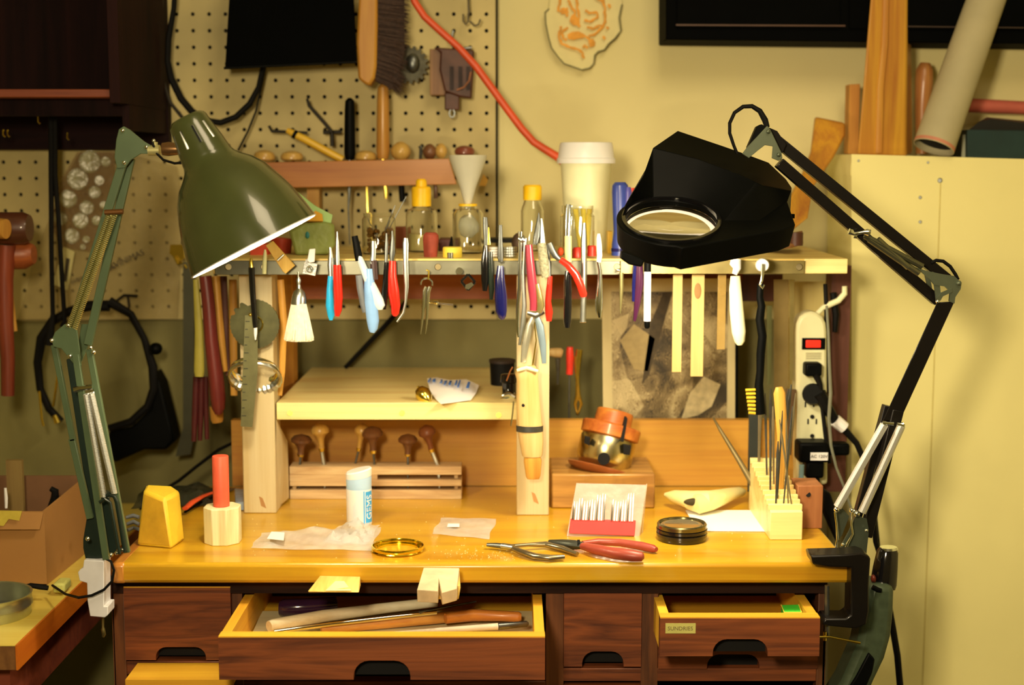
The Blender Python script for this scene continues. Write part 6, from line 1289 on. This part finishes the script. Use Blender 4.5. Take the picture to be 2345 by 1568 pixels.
rod('wooden_tool', 'orange wooden handle at the right of the open middle drawer', [(1020,1416,12,.016),(1080,1408,14,.016),(1150,1410,12,.014),(1188,1412,12,.014),(1194,1412,8,.014)], wood('orange_handle_wood', K(222,140,50), K(190,104,34), 'x', 2, .35, .3, 4), 'handle')
pk_ = thing('craft_knife', G(1000,1443,zd), 'slim craft knife with a cream sleeve and dark tip at the drawer front', 'knife')
def prt(n_, pts, mt):
    vs = gd_(pts); mk(n_, M().tube(vs, [r*SG(v) for (a,b,r,h), v in zip(pts, vs)], 12, 1, fd=(0,0,1)), mt, pk_)
prt('sleeve', [(905,1450,5,.016),(1000,1443,6,.016),(1140,1434,8,.016)], mat('cream_sleeve2', K(214,186,140), .4))
prt('ferrule', [(1141,1434,8,.016),(1206,1428,7,.016),(1211,1428,3,.016)], dsteel)
rod('thin_probe', 'thin dark probe sticking out to the right at the back of the open drawer', [(960,1402,4,.024),(1030,1388,3,.024),(1090,1377,2,.024)], dsteel, 'probe')
rod('purple_ball', 'dark purple polished cylinder at the back left of the open drawer', [(640,1392,16,.014),(650,1392,20,.014),(700,1390,20,.014),(770,1384,18,.014)], mat('dark_purple', K(50,22,36), .15, coat=.8), 'cylinder', 20)
solo('drawer_paper', M().ext([G(a,b,zd+.001) for a,b in [(578,1450),(1230,1450),(1225,1400),(600,1400)]], (0,0,.0008)), wood('drawer_paper_m', K(226,196,130), K(206,170,104), 'x', 1, .7, 0, 3), 'pale lining paper in the bottom of the open middle drawer', 'paper')
gcd = thing('green_card_box', P(1812,1402,1.73), 'small bright green card box peeking out of the right drawer', 'box')
mk('card', M().hull8([P(1796,1402,1.72),P(1836,1402,1.72),P(1829,1384,1.75),P(1789,1385,1.75)], [P(1796,1402,1.72)+Vector((0,0,-.02)),P(1836,1402,1.72)+Vector((0,0,-.02)),P(1829,1384,1.75)+Vector((0,0,-.02)),P(1789,1385,1.75)+Vector((0,0,-.02))]), green_card, gcd)
mk('pale_rim', M().tube([P(1789,1385,1.75),P(1796,1402,1.72),P(1836,1402,1.72),P(1829,1384,1.75)], .0008, 6), yellow_pl, gcd)
# ================================================================ LEFT TABLE
zt2 = .88; xe = G(35,1478,zt2).x
tbl = thing('side_table', Vector((xe-.3, 1.9, 0)), 'lower wooden side table with an orange edge at the left of the bench', 'table')
mk('table_top', M().box(-1.3, xe, 1.627, 2.34, zt2-.001, zt2), wood('pale_table_top', K(240,206,92), K(222,176,56), 'x', .6, .45, .2, 4), tbl)
mk('table_core', M().box(-1.3, xe-.001, 1.628, 2.34, zt2-.030, zt2-.001), wood('brown_table_core', K(134,84,36), K(106,62,26), 'y', 1, .5), tbl)
mk('edge_band', M().box(xe-.0005, xe+.002, 1.627, 2.34, zt2-.030, zt2+.0002), wood('orange_edge', K(220,116,20), K(196,90,16), 'y', 1, .45, .2, 3), tbl)
mk('apron', M().box(-1.3, xe-.02, 1.66, 2.3, zt2-.10, zt2-.03), wood('red_apron', K(140,60,30), K(110,44,24), 'x', 1, .6), tbl)
for yy in (1.68, 2.28): mk('leg', M().box(xe-.07, xe-.025, yy, yy+.045, 0, zt2-.03), MATS['red_apron'], tbl)
bx = thing('cardboard_box', G(60,1340,zt2), 'open cardboard box with torn shiny tape standing on the side table', 'box')
Yc0 = G(105,1340,zt2).y; zc1 = P(99,1171,Yc0).z; xr = P(104,1250,Yc0).x; xR2 = G(185,1258,zt2).x; Yc1 = G(185,1258,zt2).y; zc2 = P(173,1088,Yc1).z
fl_, fr_, br2, bl2 = Vector((-.95,Yc0,0)), Vector((xr,Yc0,0)), Vector((xr+.006,Yc1,0)), Vector((-.95,Yc1,0))
def wallq(a, b, za, zb, n_, mt, th=.003):
    d = Vector((b.y-a.y, -(b.x-a.x), 0)).normalized()*th
    return mk(n_, M().hull8([Vector((a.x,a.y,zt2+.0005)),Vector((b.x,b.y,zt2+.0005)),Vector((b.x,b.y,zb)),Vector((a.x,a.y,za))], [Vector((a.x,a.y,zt2+.0005))+d,Vector((b.x,b.y,zt2+.0005))+d,Vector((b.x,b.y,zb))+d,Vector((a.x,a.y,za))+d]), mt, bx)
wallq(fl_, fr_, zc1, zc1, 'front_wall', cardboard, -.003); wallq(fr_, br2, zc1, zc2, 'side_wall', cardboard, -.003); wallq(bl2, br2, zc2, zc2, 'back_wall', card_in, .003)
mk('flap', M().hull8([Vector((-.95,Yc0-.001,zc1)),Vector((xr,Yc0-.001,zc1)),Vector((xr-.004,Yc0-.007,zc1-.022)),Vector((-.95,Yc0-.007,zc1-.022))], [Vector((-.95,Yc0-.003,zc1)),Vector((xr,Yc0-.003,zc1)),Vector((xr-.004,Yc0-.009,zc1-.022)),Vector((-.95,Yc0-.009,zc1-.022))]), cardboard, bx)
mk('tape', M().prism([(-40,1168),(50,1170),(44,1192),(20,1188),(8,1204),(-40,1200)], Yc0-.011, .0015), film('shiny_tape', K(230,196,70), .6, .08), bx)
mk('floor', M().box(-.95, xr, Yc0, Yc1, zt2+.0006, zt2+.002), card_in, bx)
solo('box_stick', M().box(P(15,1100,2.0).x, P(51,1100,2.0).x, 2.0, 2.008, zt2+.003, P(30,1054,2.0).z), wood('stick_dim', K(150,116,54), K(126,92,40), 'z', 1, .6), 'flat wooden stick standing up in the cardboard box', 'stick')
solo('box_probe', M().tp([(12,1117,3),(14,1140,4),(14,1163,3)], 1.93, 8), white_pl, 'thin bright white probe standing inside the cardboard box at the left', 'probe')
solo('curved_tool', M().tp([(116,1118,6),(126,1124,9),(126,1140,10),(114,1168,8)], 1.97, 10), black_rub, 'black curved handle poking up inside the cardboard box', 'handle')
pt = G(-26,1408,zt2); s = SG(pt)
ti = thing('round_tin', pt, 'round grey metal tin without lid at the left edge of the side table', 'tin')
mk('shell', M().lathe(pt, pt+Vector((0,0,1)), [(0,92*s),(3*s,94*s),(22*s,94*s),(24*s,98*s),(28*s,98*s),(34*s,96*s),(48*s,96*s),(51*s,98*s),(52*s,96*s),(50*s,93*s),(4*s,91*s),(4*s,.001)], 64), mat('grey_tin', K(190,178,130), .3, .9), ti)
lm = M(); text_mesh(lm, 'Gimo', 13*s, (0,0,0), (1,0,0), (0,1,0), .0001)
def wrt(v):
    a = math.atan2(-.86, .50) + v.x/(95*s) - .12
    return Vector((pt.x+(94.4*s+v.z)*math.cos(a), pt.y+(94.4*s+v.z)*math.sin(a), pt.z+12*s+v.y))
mk('lettering', lm.warp(wrt), MATS['label_black'] if 'label_black' in MATS else black_pl, ti)
mk('tin_contents', M().lathe(pt, pt+Vector((0,0,1)), [(6*s,88*s),(10*s,60*s),(6*s,30*s),(8*s,.001)], 40), dsteel, ti)
solo('black_plug_cord', M().tp([(50,1344,3),(70,1340,6),(90,1343,7),(110,1346,6)], 1.80, 8), black_rub, 'short black cord end lying in front of the cardboard box', 'cord')
gst = M().pbox(120, 1336, 148, 1358, 1.82, .03)
solo('masking_roll', gst, mat('yellow_green_tape', K(206,190,90), .6), 'yellowish tape stub at the foot of the cardboard box', 'tape', bev=.003)
